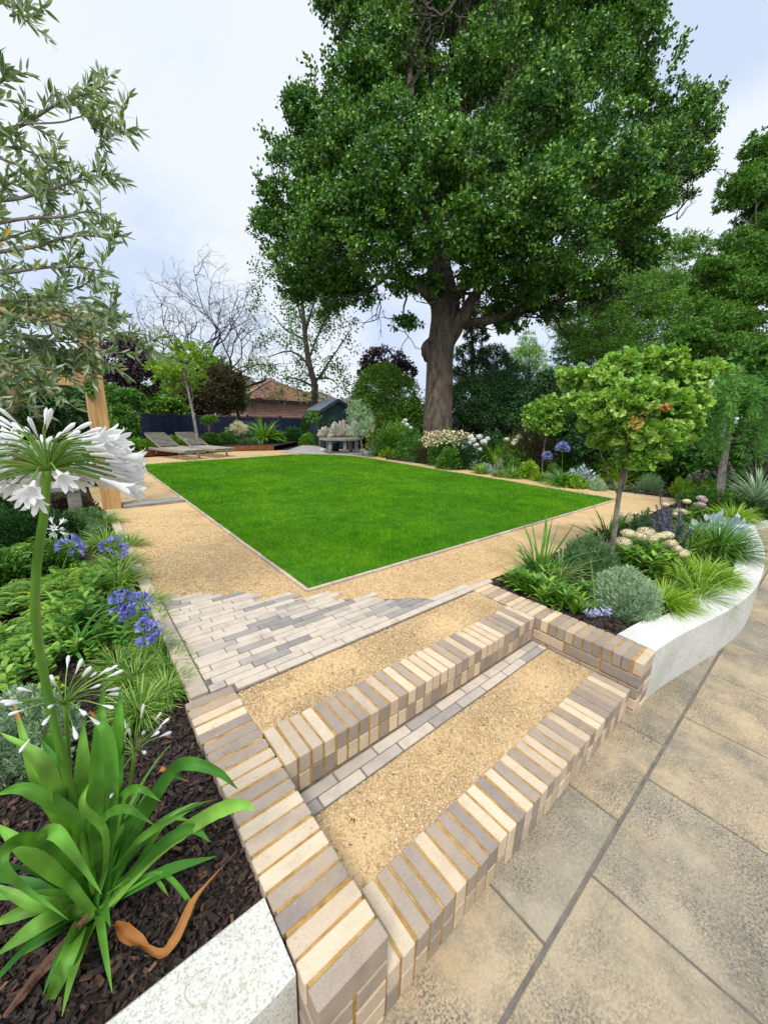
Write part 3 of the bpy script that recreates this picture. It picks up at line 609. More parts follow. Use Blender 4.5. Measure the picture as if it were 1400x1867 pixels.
def mound(name,label,base,w,h,n,L,W,mat,tm=D4,cat='plant',group=None,heads=None,headm=None,hr=.06,up=.6,shell=.55,sparse=False,stemcol=None):
    """dome of leaves pointing out and up; w,h in metres"""
    t=thing(name,label,cat,base,group); b=Bag(); d=rdir(n); d[:,2]=np.abs(d[:,2]); rad=rng.uniform(shell,1,n)*(1+.13*np.sin(d[:,0]*7+base[0]*9)*np.cos(d[:,1]*6))
    pos=np.array(base)+d*rad[:,None]*np.array([w/2,w/2,h])*np.array([1,1,.92])
    tt=d*np.array([1,1,.6])+rdir(n)*.55+np.array([0,0,up]); nn=rdir(n)+np.array([0,0,.7]); s=rng.uniform(.7,1.2,n)
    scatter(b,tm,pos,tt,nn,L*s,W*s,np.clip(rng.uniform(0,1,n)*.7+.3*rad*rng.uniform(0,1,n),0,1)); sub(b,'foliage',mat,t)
    for hh in (heads or []): flower_ball(t,hh,hr*rng.uniform(.8,1.2),headm)
    if heads:
        for hh in heads: b=Bag(); branch(b,np.array(base)+rng.normal(0,w*.1,3)*[1,1,0],hh,.004,.003,4,4,.03); sub(b,'stem',M['flower_stem'],t)
    return t
def spiky(name,label,base,w,h,ns,L,W,mat,cat='plant',group=None,per=26,tm=D4):
    """many upright shoots each clothed in narrow leaves (lavender, santolina)"""
    t=thing(name,label,cat,base,group); b=Bag(); d=rdir(ns); d[:,2]=np.abs(d[:,2]); e=np.array(base)+d*np.array([w/2,w/2,h])*rng.uniform(.72,1.02,(ns,1))
    root=np.array(base)+d*np.array([w*.25,w*.25,0.05*h]); ax=norm(norm(e-root)+np.array([0,0,.35])); sh=.38*h
    s=rng.uniform(0,1,(ns,per)); pos=e[:,None]-ax[:,None]*sh*(1-s[...,None]); pos=pos.reshape(-1,3); A2=np.repeat(ax,per,0); k=len(pos)
    rd=rdir(k); rd=norm(rd-(rd*A2).sum(1,keepdims=True)*A2); tt=A2*rng.uniform(.7,1.3,(k,1))+rd*.75
    scatter(b,tm,pos,tt,np.cross(tt,rd)+rd*.2+A2*.5,L*rng.uniform(.7,1.1,k),W,np.repeat(rng.uniform(0,.6,ns),per)+rng.uniform(0,.4,k)); sub(b,'foliage',mat,t); return t
def core(bag,base,w,h):   # dark inner stems so that nothing shines through a low plant
    pass
# agapanthus floret: six reflexed petals on a short tube, along +y
def floret_t():
    V=[];F=[];n=0
    for i in range(6):
        a=i*math.pi/3; rd=np.array([math.cos(a),math.sin(a)]); sd=np.array([-rd[1],rd[0]])
        prof=[(.0,.04,.03),(.3,.07,.06),(.55,.12,.10),(.78,.23,.125),(.95,.38,.095),(1.0,.50,.01)]
        for (y,r,wd) in prof:
            for sgn,dz in ((-1,0),(0,.03),(1,0)):
                q=rd*(r+dz)+sd*wd*sgn; V.append((q[0],y,q[1]))
        for j in range(5):
            for m_ in range(2):
                o_=n+j*3+m_; F.append((o_,o_+1,o_+4,o_+3))
        n+=18
    return np.array(V), [np.array(F)]
def bud_t():
    prof=[(0,.03),(.3,.07),(.6,.13),(.85,.13),(1,.02)]; V=[];F=[];k=6
    for y,r in prof:
        for i in range(k): a=i*2*math.pi/k; V.append((r*math.cos(a),y,r*math.sin(a)))
    for j in range(len(prof)-1):
        for i in range(k): F.append((j*k+i,j*k+(i+1)%k,(j+1)*k+(i+1)%k,(j+1)*k+i))
    return np.array(V), [np.array(F)]
FL=floret_t(); BD=bud_t()
def umbel(par,c,R,axis,nf,nb,mat,fs=.05,ped=.0012,lo=-.35,stemm=None,separate=False,bends=.25,prefer=None,budtop=False,flat=1.,fw=1.):
    """flower head with pedicels; florets at their tips"""
    c=np.array(c,float); axis=norm(axis); b=Bag(); bf=Bag(); fl=[]; 
    head=bpy.data.objects.new('flower_head',None); COL.objects.link(head); head.parent=par; head.location=(0,0,0)
    n=nf+nb; i=0; dirs=[]
    while len(dirs)<n:
        d=rdir(1)[0]
        if d@axis>lo and (prefer is None or rng.uniform()<prefer(d)): 
            if all(np.linalg.norm(d-e)>1.25/math.sqrt(n)*1.0 for e in dirs) or rng.uniform()<.06: dirs.append(d)
    if budtop: dirs.sort(key=lambda e:e@axis+rng.normal(0,.12))
    for i,d in enumerate(dirs):
        isb = i>=nf; rr=R*rng.uniform(.68,1.0); dq=d*np.array([1,1,flat]); tip=c+dq*rr-np.array([0,0,bends*rr*(1-max(0,d[2]))*.35]); mid_=c+d*rr*.5+axis*.06*R
        tube(b,spline([c,mid_,tip],4),ped,4,rng.uniform(0,1),cap=False); td=norm(tip-mid_); 
        bb=Bag(); L=fs*rng.uniform(.85,1.15)*(.72 if isb else 1)
        scatter(bb if separate else bf,BD if isb else FL,tip[None],td[None],rdir(1),L,L*fw,rng.uniform(.2,1))
        if separate: fl.append((bb,'bud' if isb else 'flower'))
    L0=np.array(par.location)
    o=b.build('pedicels',stemm or M['flower_stem'],head,loc=L0); o.location=(0,0,0)
    if separate:
        for bb,nm in fl: o=bb.build(nm,mat,head,loc=L0,smooth=True); o.location=(0,0,0)
    else: o=bf.build('florets',mat,head,loc=L0,smooth=False); o.location=(0,0,0)
    return head
# ================================================================== BEYOND THE FENCE
M['tile']=surf('roof_tile',[(.08,.038,.028),(.17,.08,.045),(.21,.12,.065),(.12,.12,.04)],3,.9,20,.5,.02)
def brickwallmat():
    m,nt,o=newmat('red_brickwork'); t=nd(nt,'ShaderNodeTexCoord'); mp=nd(nt,'ShaderNodeMapping'); mp.inputs['Rotation'].default_value=(math.radians(90),0,0); nt.links.new(t.outputs['Object'],mp.inputs[0])
    br=nd(nt,'ShaderNodeTexBrick'); br.inputs['Scale'].default_value=1; br.inputs['Brick Width'].default_value=.34; br.inputs['Row Height'].default_value=.115; br.inputs['Mortar Size'].default_value=.014; nt.links.new(mp.outputs[0],br.inputs[0])
    br.inputs['Color1'].default_value=(.34,.11,.07,1); br.inputs['Color2'].default_value=(.48,.23,.16,1); br.inputs['Mortar'].default_value=(.55,.48,.42,1)
    p=nd(nt,'ShaderNodeBsdfPrincipled'); p.inputs['Roughness'].default_value=.85; nt.links.new(br.outputs[0],p.inputs['Base Color']); nt.links.new(p.outputs[0],o.inputs[0]); return m
M['brickwall']=brickwallmat()
M['slate']=surf('slate_roof',[(.07,.06,.06),(.13,.11,.10),(.18,.15,.12)],3,.8,20,.4,.02)
M['cream_wall']=surf('painted_wall',[(.5,.48,.44),(.6,.58,.54)],3,.8,20,.1,.01)
M['trim']=surf('pale_trim',[(.5,.5,.48),(.6,.6,.58)],5,.6,20,.1,.01)
M['dark_trim']=surf('dark_gutter',[(.02,.02,.022),(.04,.04,.045)],5,.5,20,.1,.01)
M['glass']=surf('window_glass',[(.03,.035,.04),(.06,.07,.08)],2,.1,20,0,.01,spec=.8)
M['navy']=surf('navy_paint',[(.006,.010,.028),(.012,.019,.05),(.022,.032,.075)],8,.6,60,.4,.004,stretch=(.3,.3,3))
M['shed']=surf('dark_teal_paint',[(.012,.03,.035),(.022,.05,.058),(.035,.075,.08)],8,.6,60,.4,.004,stretch=(.3,.3,3))
M['felt']=surf('roof_felt',[(.11,.14,.16),(.18,.22,.24)],6,.9,80,.3,.004)
M['corten']=surf('rusted_steel',[(.14,.04,.015),(.28,.09,.03),(.40,.15,.05)],12,.85,50,.3,.003)
M['teak']=surf('weathered_teak',[(.20,.175,.14),(.34,.31,.26),(.46,.43,.37)],8,.85,60,.5,.004,stretch=(3,3,3))
M['pine']=wood('orange_pine',[(.38,.20,.07),(.56,.33,.13),(.66,.43,.20)],(9,9,.8),3)
M['oldwood']=surf('grey_timber',[(.16,.14,.12),(.27,.25,.22),(.36,.33,.29)],10,.9,50,.6,.006,stretch=(.6,4,4))
M['stonepave']=surf('pale_stone_paving',[(.28,.26,.24),(.38,.36,.33),(.46,.44,.40)],3,.8,40,.3,.004)
def pz(px,py,z,d):  # point at image column px, height z, depth d
    p=P(px,py,d); return np.array([p[0],p[1],z])
def box_house(name,label,pl,pr,dep,zb,ze,zr,wallm,roofm,group=None,hip=2.5,back=6,over=.35,chim=False,cat='bungalow',wins=()):
    a=np.array(pl,float); c=np.array(pr,float); x=norm((c-a)*[1,1,0]); y=np.array([-x[1],x[0],0]); W_=np.linalg.norm((c-a)[:2]); 
    t=thing(name,label,cat,((a+c)/2*[1,1,0]+[0,0,zb]),group); b=Bag(); mm=((a+c)/2+y*back/2)
    Mx=np.array([x,y,[0,0,1]]).T
    cboxm(b,(mm[0],mm[1],(zb+ze)/2),(W_,back,ze-zb),Mx,.01); sub(b,'wall',wallm,t)
    b=Bag(); a2=a-x*over-y*over; c2=c+x*over-y*over; d2=c2+y*(back+2*over); e2=a2+y*(back+2*over)
    for q in (a2,c2,d2,e2): q[2]=ze
    r1=(a2+e2)/2+x*hip; r2=(c2+d2)/2-x*hip; r1[2]=r2[2]=zr
    v=np.array([a2,c2,d2,e2,r1,r2]); b.add(v,[np.array([[0,1,5,4],[2,3,4,5]]),np.array([[1,2,5],[3,0,4]]),np.array([[3,2,1,0]])]); roof=sub(b,'roof',roofm,t)
    b=Bag(); beam(b,a2+[0,0,-.06],c2+[0,0,-.06],.1,.12); beam(b,a2+[0,0,-.06],e2+[0,0,-.06],.1,.12); sub(b,'gutter',M['dark_trim'],t)
    b=Bag(); beam(b,r1+[0,0,.03],r2+[0,0,.03],.25,.12); 
    beam(b,a2+[0,0,.05],r1+[0,0,.03],.22,.10); beam(b,c2+[0,0,.05],r2+[0,0,.03],.22,.10); sub(b,'ridge_tiles',M['brown_ridge'],t)
    if chim:
        b=Bag(); q=(r1*.3+r2*.7); cboxm(b,(q[0],q[1],zr+.1),(.6,.5,1.3),Mx,.02); cboxm(b,(q[0],q[1],zr+.78),(.7,.6,.1),Mx,.02); o=b.build('chimney',M['brickwall'],roof,loc=np.array(t.location)); o.location=(0,0,0)
    for (u,zc_,ww,hh) in wins:
        q=a+x*u*W_-y*.02; b=Bag(); cboxm(b,(q[0],q[1],zc_),(ww,.10,hh),Mx,.01); wdo=sub(b,'window',M['trim'],t)
        b=Bag(); q2=q-y*.04; cboxm(b,(q2[0],q2[1],zc_),(ww-.14,.06,hh-.14),Mx,.005); o=b.build('pane',M['glass'],wdo,loc=np.array(t.location)); o.location=(0,0,0)
    return t
M['brown_ridge']=surf('ridge_tile',[(.16,.10,.07),(.30,.24,.19)],6,.9,30,.3,.01)
nt=M['tile'].node_tree; pb=[n for n in nt.nodes if n.type=='BSDF_PRINCIPLED'][0]; wv=nd(nt,'ShaderNodeTexWave',bands_direction='Z'); wv.inputs['Scale'].default_value=2.6; wv.inputs['Distortion'].default_value=.5; tcw=nd(nt,'ShaderNodeTexCoord'); nt.links.new(tcw.outputs['Object'],wv.inputs[0])
src=pb.inputs['Base Color'].links[0].from_socket; nt.links.new(mixc(nt,src,ramp(nt,[(.5,.5,.5),(1.1,1.1,1.1)],[.1,.5],wv.outputs[0]).outputs[0],1.,'MULTIPLY'),pb.inputs['Base Color'])
a=pz(447,730,0,27); c=pz(598,733,0,31)
def hz(px,py,d): return P(px,py,d)[2]
box_house('brick_bungalow','red brick bungalow with a mossy hipped tile roof beyond the navy fence',a,c,28,.0,hz(450,726,27),hz(500,690,31),M['brickwall'],M['tile'],hip=4.0,back=8,chim=False)
a=pz(575,735,0,46); c=pz(650,735,0,52)
box_house('distant_house','far house with a dark hipped roof and a small chimney, right of the brick bungalow',a,c,46,.0,hz(600,742,48),hz(600,712,50),M['cream_wall'],M['slate'],hip=4.0,back=8,chim=True,group='houses far beyond the fence',cat='house')
a=pz(640,735,0,50); c=pz(720,735,0,54)
box_house('distant_house','far dark-roofed house partly hidden by the lime green shrub',a,c,46,.0,hz(680,742,50),hz(680,716,52),M['cream_wall'],M['slate'],hip=4.0,back=8,group='houses far beyond the fence',cat='house')
a=pz(425,735,0,48); c=pz(482,735,0,50)
box_house('distant_house','far grey-roofed house with an upper window, behind the left end of the bungalow roof',a,c,46,.0,hz(450,712,48),hz(470,688,50),M['cream_wall'],M['slate'],hip=3.0,back=6,group='houses far beyond the fence',cat='house',wins=((.35,hz(440,716,48)-.7,1.3,1.1),))
# ---- navy fence of panels
def fence(label,A0,A1,n,ztop,zb=.2):
    t=thing('panel_fence',label,'fence',(A0+A1)/2*[1,1,0]+[0,0,zb]); A0=A0.copy(); A1=A1.copy(); x=norm((A1-A0)*[1,1,0]); y=np.array([-x[1],x[0],0]); Mx=np.array([x,y,[0,0,1]]).T; W_=np.linalg.norm((A1-A0)[:2])/n
    for i in range(n):
        p=A0+x*W_*(i+.5); b=Bag(); k=9; hh=(ztop-.06-zb)/k
        for j in range(k): cboxm(b,(p[0],p[1],zb+hh*(j+.5)),(W_-.12,.025,hh+.012),Mx@np.array(Matrix.Rotation(.10,3,'X')),.003)
        for u in (-.45,-.15,.15,.45): q=p+x*W_*u-y*.03; cboxm(b,(q[0],q[1],(zb+ztop-.07)/2),(.05,.025,ztop-.08-zb),Mx,.003)
        cboxm(b,(p[0],p[1],ztop-.03),(W_-.10,.07,.03),Mx,.004); sub(b,'panel',M['navy'],t)
    for i in range(n+1):
        p=A0+x*W_*i; b=Bag(); cboxm(b,(p[0],p[1],(ztop+zb)/2+.02),(.1,.1,ztop-zb+.06),Mx,.006); sub(b,'post',M['navy'],t)
    return t
F0=pz(247,757,0,15.0); F1=pz(567,757,0,17.5)
fence('navy blue timber panel fence along the back of the garden',F0,F1,5,1.42)
# ---- shed
def shed():
    # gable end faces the garden: wall from px 592 to 632 ; roof peak 612,732
    d=14.6; a=pz(588,760,0,d); c=pz(641,760,0,d+.5); x=norm((c-a)*[1,1,0]); y=np.array([-x[1],x[0],0]); Mx=np.array([x,y,[0,0,1]]).T; W_=np.linalg.norm((c-a)[:2]); zb=.25
    t=thing('garden_shed','small dark teal timber shed with a felted pitched roof','shed',(a+c)/2*[1,1,0]+[0,0,zb]); ze=hz(600,746,d); zr=hz(606,729,d); D=1.9
    b=Bag(); k=16; hh=(ze-zb)/k; m=(a+c)/2
    for j in range(k):
        for (q,sz,R_) in ((m,(W_,.03,hh+.01),Mx),(m+y*D,(W_,.03,hh+.01),Mx),(a+y*D/2,(.03,D,hh+.01),Mx),(c+y*D/2,(.03,D,hh+.01),Mx)):
            cboxm(b,(q[0],q[1],zb+hh*(j+.5)+rng.normal(0,.001)),sz,R_,.006)
    for q in (m,m+y*D):
        v=np.array([q-x*W_/2-y*.012,q+x*W_/2-y*.012,q-y*.012,q-x*W_/2+y*.012,q+x*W_/2+y*.012,q+y*.012]); v[:,2]=[ze,ze,zr-.03]*2; b.add(v,[np.array([[0,1,2],[5,4,3]])])
    sub(b,'wall',M['shed'],t)
    b=Bag()
    for s in (-1,1):
        p0=m+x*s*(W_/2+.12)-y*.15; p1=p0+y*(D+.3); q0=m-y*.15; q1=q0+y*(D+.3); p0[2]=p1[2]=ze-.08; q0[2]=q1[2]=zr
        v=np.array([p0,p1,q1,q0]); v2=v+[0,0,.04]; b.add(np.vstack([v,v2]),[np.array([[0,1,2,3],[7,6,5,4],[0,4,5,1],[1,5,6,2],[2,6,7,3],[3,7,4,0]])])
    sub(b,'roof',M['felt'],t)
    b=Bag()
    for s in (-1,1):
        p0=m+x*s*(W_/2+.12)-y*.17; q0=m-y*.17; p0[2]=ze-.09; q0[2]=zr; beam(b,p0,q0,.03,.12)
    for s in (-1,1): q=m+x*s*(W_/2-.03)-y*.03; cboxm(b,(q[0],q[1],(zb+ze)/2),(.07,.04,ze-zb),Mx,.004)
    sub(b,'bargeboard',M['shed'],t)
    b=Bag(); q=m-y*.035; cboxm(b,(q[0],q[1],zb+.9),(.75,.03,1.7),Mx,.004); dr=sub(b,'door',M['shed'],t)
    b=Bag(); q=m-y*.06+x*.3; cboxm(b,(q[0],q[1],zb+.95),(.03,.03,.12),Mx,.004); o=b.build('handle',M['dark_trim'],dr,loc=np.array(t.location)); o.location=(0,0,0)
shed()
# ---- trees beyond
def bare_tree(label,base,h,r,lean,lev,seed,group='leafless corkscrew trees beyond the fence',ang=.6):
    global rng; keep=rng; rng=np.random.default_rng(seed); t=thing('bare_tree',label,'tree',base,group); b=Bag(); tips=[]
    p=np.array(base,float); top=p+np.array(lean)*h*.35+np.array([0,0,h*.33]); branch(b,p,top,r,r*.75,7,7,.03)
    for i in range(8): fork(b,top-np.array([0,0,h*.03*i]),np.array([rng.normal(0,.5),rng.normal(0,.5),1.0]),h*.24,r*.42,lev,ang,4,tips,.55,(2,3),.10,.70)
    sub(b,'trunk',M['dark_bark'],t); rng=keep; return t
bare_tree('larger leafless twisted tree with crooked spreading twigs beyond the left of the fence',pz(372,757,.2,19),9.5,.17,(.06,.05,0),6,11)
bare_tree('smaller leafless twisted tree beside the left end of the bungalow',pz(437,757,.2,20),6.2,.09,(-.02,.05,0),5,5,ang=.42)
# sparse tall tree in front of bungalow
def sparse_tree():
    d=17.5; base=pz(574,790,.25,d); t=thing('sparse_tree','tall thin-leaved tree with a forked leaning trunk in front of the bungalow','tree',base); b=Bag(); 
    w=lambda px,py,dd=0: P(px,py,d+dd)
    tube(b,spline([base,w(573,740),w(573,700),w(562,655),w(555,600),w(552,560)],5),np.linspace(.19,.08,26),8,wob=.05)
    brs=[[(555,600),(535,530),(505,478)],[(552,560),(548,520),(556,480)],[(562,655),(585,600),(610,560)],[(556,610),(570,560),(590,520)],[(573,700),(600,660),(640,600)],[(565,665),(530,640),(490,650)],[(558,620),(520,600),(500,575)],[(573,705),(540,690),(515,690)],[(573,690),(600,690),(615,700)]]
    tips=[]
    for br in brs:
        q=[w(*br[0]),w(*br[1],rng.normal(0,.7)),w(*br[2],rng.normal(0,1.2))]; sp=spline(q,5); tube(b,sp,np.linspace(.06,.02,len(sp)),5,cap=False)
        for k in range(3,len(sp),2): fork(b,sp[k],rdir(1)[0]+norm(sp[-1]-sp[0])*.5,.8,.015,2,.6,3,tips,.4)
    sub(b,'trunk',M['dark_bark'],t); b=Bag(); pts=np.array([q[0] for q in tips]); dd=np.array([depth(q) for q in pts])
    k=len(pts)*9; pos=np.repeat(pts,9,0)+rng.normal(0,.16,(k,3)); keep=rng.uniform(size=k)<.8; pos=pos[keep]; k=len(pos)
    scatter(b,D4,pos,rdir(k)+[0,0,-.5],rdir(k)+[0,0,.4],.13*rng.uniform(.6,1.3,k),.09,rng.uniform(0,1,k)); sub(b,'crown',M['mid_leaf'],t)
sparse_tree()
def T(name,label,d,trunk,blobs,n,L,W,lmname,barkname,tr=.1,zb=.25,**kw):
    base=pz(trunk[0][0],800,zb,d); pts=[(*base,tr)]+[(*P(px,py,d),tr*f) for (px,py,f) in trunk[1:]]
    bl=[B(q[0],q[1],q[2],q[3],d+(q[4] if len(q)>4 else 0)) for q in blobs]
    return tree(name,label,base,pts,bl,n,L,W,M[lmname],M[barkname],**kw)
# left side
T('plum_tree','dark purple-leaved tree just right of the pergola post',13,[(235,0),(235,720,.8),(240,680,.5)],[(225,660,42,45),(255,690,30,35,.5),(215,705,28,34),(242,630,24,18,.3)],9000,.10,.06,'purple_leaf','dark_bark',tr=.08,group='purple-leaved trees')
T('hedge_tree','tall green leafy shrub behind the pergola post, left end of the fence',11.5,[(225,0),(225,780,.8)],[(222,775,26,36),(212,735,26,30,.3),(240,728,20,20,.6),(205,800,24,20)],9000,.09,.06,'mid_leaf','dark_bark',tr=.05,cat='shrub')
T('green_shrub','mid-green bush showing above the left end of the fence',17,[(290,0),(290,740,.8)],[(285,735,36,26),(262,725,22,24,.8),(320,742,26,20,.5)],7000,.13,.09,'light_leaf','dark_bark',tr=.08,cat='shrub')
T('brown_shrub','bronze-brown bush above the middle of the fence',18.5,[(385,0),(385,730,.8)],[(375,720,48,36),(415,715,32,40,.8),(345,728,28,28,-.4),(402,690,28,24)],14000,.13,.08,'brown_leaf','dark_bark',tr=.08,cat='shrub')
T('green_tree','dull green bushy tree behind the bare twisted tree',22,[(350,0),(350,700,.8)],[(360,685,50,40),(320,690,34,36,.8),(300,668,22,20),(395,680,30,28),(430,715,20,38,.5)],12000,.15,.10,'mid_leaf','dark_bark',tr=.1)
# young yellow-green tree standing in the gravel by the loungers
T('young_tree','young yellow-green tree with a slim leaning trunk behind the loungers',11.4,[(362,0),(355,770,.85),(345,720,.7),(335,680,.5)],[(330,672,44,26),(300,665,28,24,.3),(360,655,28,26,-.3),(335,640,30,20,.2),(350,690,26,18,.3),(310,695,24,16)],3600,.10,.055,'lime_leaf','grey_bark',tr=.055,per=10,clump=.20,droop=.3,hi=.7,bough=6)
# centre and right beyond the border
T('lime_shrub','large rounded lime green shrub left of the oak',14.5,[(700,0),(700,760,.8)],[(690,715,44,44),(728,728,38,42,.5),(700,685,30,22),(665,740,26,32),(745,765,34,40,-.3),(700,770,46,32)],26000,.09,.055,'light_leaf','dark_bark',tr=.08,cat='shrub',shell=.7)
T('purple_tree','purple-leaved tree rising behind the lime green shrub',22,[(705,0),(705,700,.8),(705,660,.5)],[(700,660,44,26),(735,680,24,22),(672,680,20,20)],5500,.16,.10,'purple_leaf','dark_bark',tr=.12,group='purple-leaved trees')
T('dark_conifer','dark conifer with ragged layered boughs, right of the oak trunk',17,[(865,0),(862,680,.7),(860,600,.2)],[(862,720,46,30),(866,680,40,20),(858,645,30,16),(868,610,22,16),(855,580,12,18),(905,700,34,26,.5),(900,650,26,20,1)],17000,.15,.045,'dark_leaf','dark_bark',tr=.15,droop=.2)
T('dark_conifer','dark conifer nearer the pale weeping tree',19,[(935,0),(930,700,.6)],[(925,720,40,34),(940,690,30,24),(920,675,24,22)],8000,.15,.045,'dark_leaf','dark_bark',tr=.15,droop=.2)
T('birch_tree','distant pale drooping tree seen between the oak and the right-hand trees',34,[(965,0),(965,690,.6),(965,620,.3)],[(962,628,16,26),(945,655,22,24),(985,662,18,24),(965,650,26,26)],7000,.20,.05,'light_leaf','dark_bark',tr=.15,droop=1.6,upn=0)
T('round_tree','dark green round-headed small tree on two thin stems, right of the oak',13,[(905,0),(903,790,.9),(900,760,.7)],[(860,730,44,40),(905,712,50,36,.3),(948,728,34,36),(885,755,50,26),(930,752,40,22)],26000,.07,.042,'dark_leaf','dark_bark',tr=.05,shell=.75)
T('ash_tree','tall feathery light green tree behind the planting on the right',21,[(1160,0),(1150,650,.8),(1140,550,.5)],[(1080,590,62,50),(1150,540,80,56,.6),(1210,500,70,46,1),(1235,560,80,60),(1130,640,90,50,-.5),(1050,640,40,30),(1240,450,40,24),(1200,640,90,56,-.4),(1120,500,40,24),(1045,590,30,22)],95000,.15,.055,'light_leaf','dark_bark',tr=.18,droop=.35,shell=.4,hi=.75,bough=12)
T('tall_tree','tall dark tree on the right edge with an upright grey trunk',11.5,[(1322,0),(1318,700,.9),(1325,600,.8),(1345,480,.6)],[(1350,470,60,46),(1390,400,60,60,.4),(1330,560,72,50),(1400,330,50,50),(1290,610,60,40,-.4),(1400,500,60,60),(1365,620,70,50,.4),(1345,345,30,36),(1390,265,30,30),(1300,500,38,34)],105000,.10,.042,'light_leaf','grey_bark',tr=.12,droop=.5,shell=.4,hi=.5,bough=12)
# evergreen hedge mass behind the right border: separate bushes
hb=[('dark bushes closing the gap just right of the oak trunk',14.5,[(850,780,40,40),(885,790,44,34,.3),(925,780,44,40,.5),(960,790,30,34)]),('dark bushes closing the gap left of the oak trunk',16,[(755,780,30,36),(725,790,34,30,.4),(690,795,40,26,.2)]),('broad dark laurel bush behind the small ginkgo in the border',10.6,[(985,735,40,36),(1010,700,36,30),(965,770,34,26),(1015,770,44,30)]),
    ('dark evergreen bush behind the larger ginkgo',8.6,[(1080,735,56,60),(1130,700,50,44,.4),(1070,800,50,36),(1130,790,50,46)]),
    ('large-leaved green bush right of the larger ginkgo',7.6,[(1230,760,56,66,.5),(1200,690,50,40,.9),(1260,830,54,40),(1190,830,54,34,.3)]),
    ('bright green bush in the right edge above the weeping cedar',6.6,[(1385,665,44,36,.8),(1400,720,40,50,.9),(1400,800,44,50,.8)])]
for i,(lb,d,bl) in enumerate(hb):
    base=pz(bl[0][0],0,.3,d) if False else G(bl[0][0],900,.3); base=pz(bl[0][0],850,.3,d)
    shrub('evergreen_bush',lb,base,[B(q[0],q[1],q[2],q[3],d+(q[4] if len(q)>4 else 0)) for q in bl],15000 if i<4 else 11000,.085 if i<4 else .11,.05 if i<4 else .06,M['dark_leaf'] if i<4 else M['mid_leaf'],tm=D4 if i<4 else OV,group='bushes filling the back of the right border',shell=.5,lo=0,hi=.9)
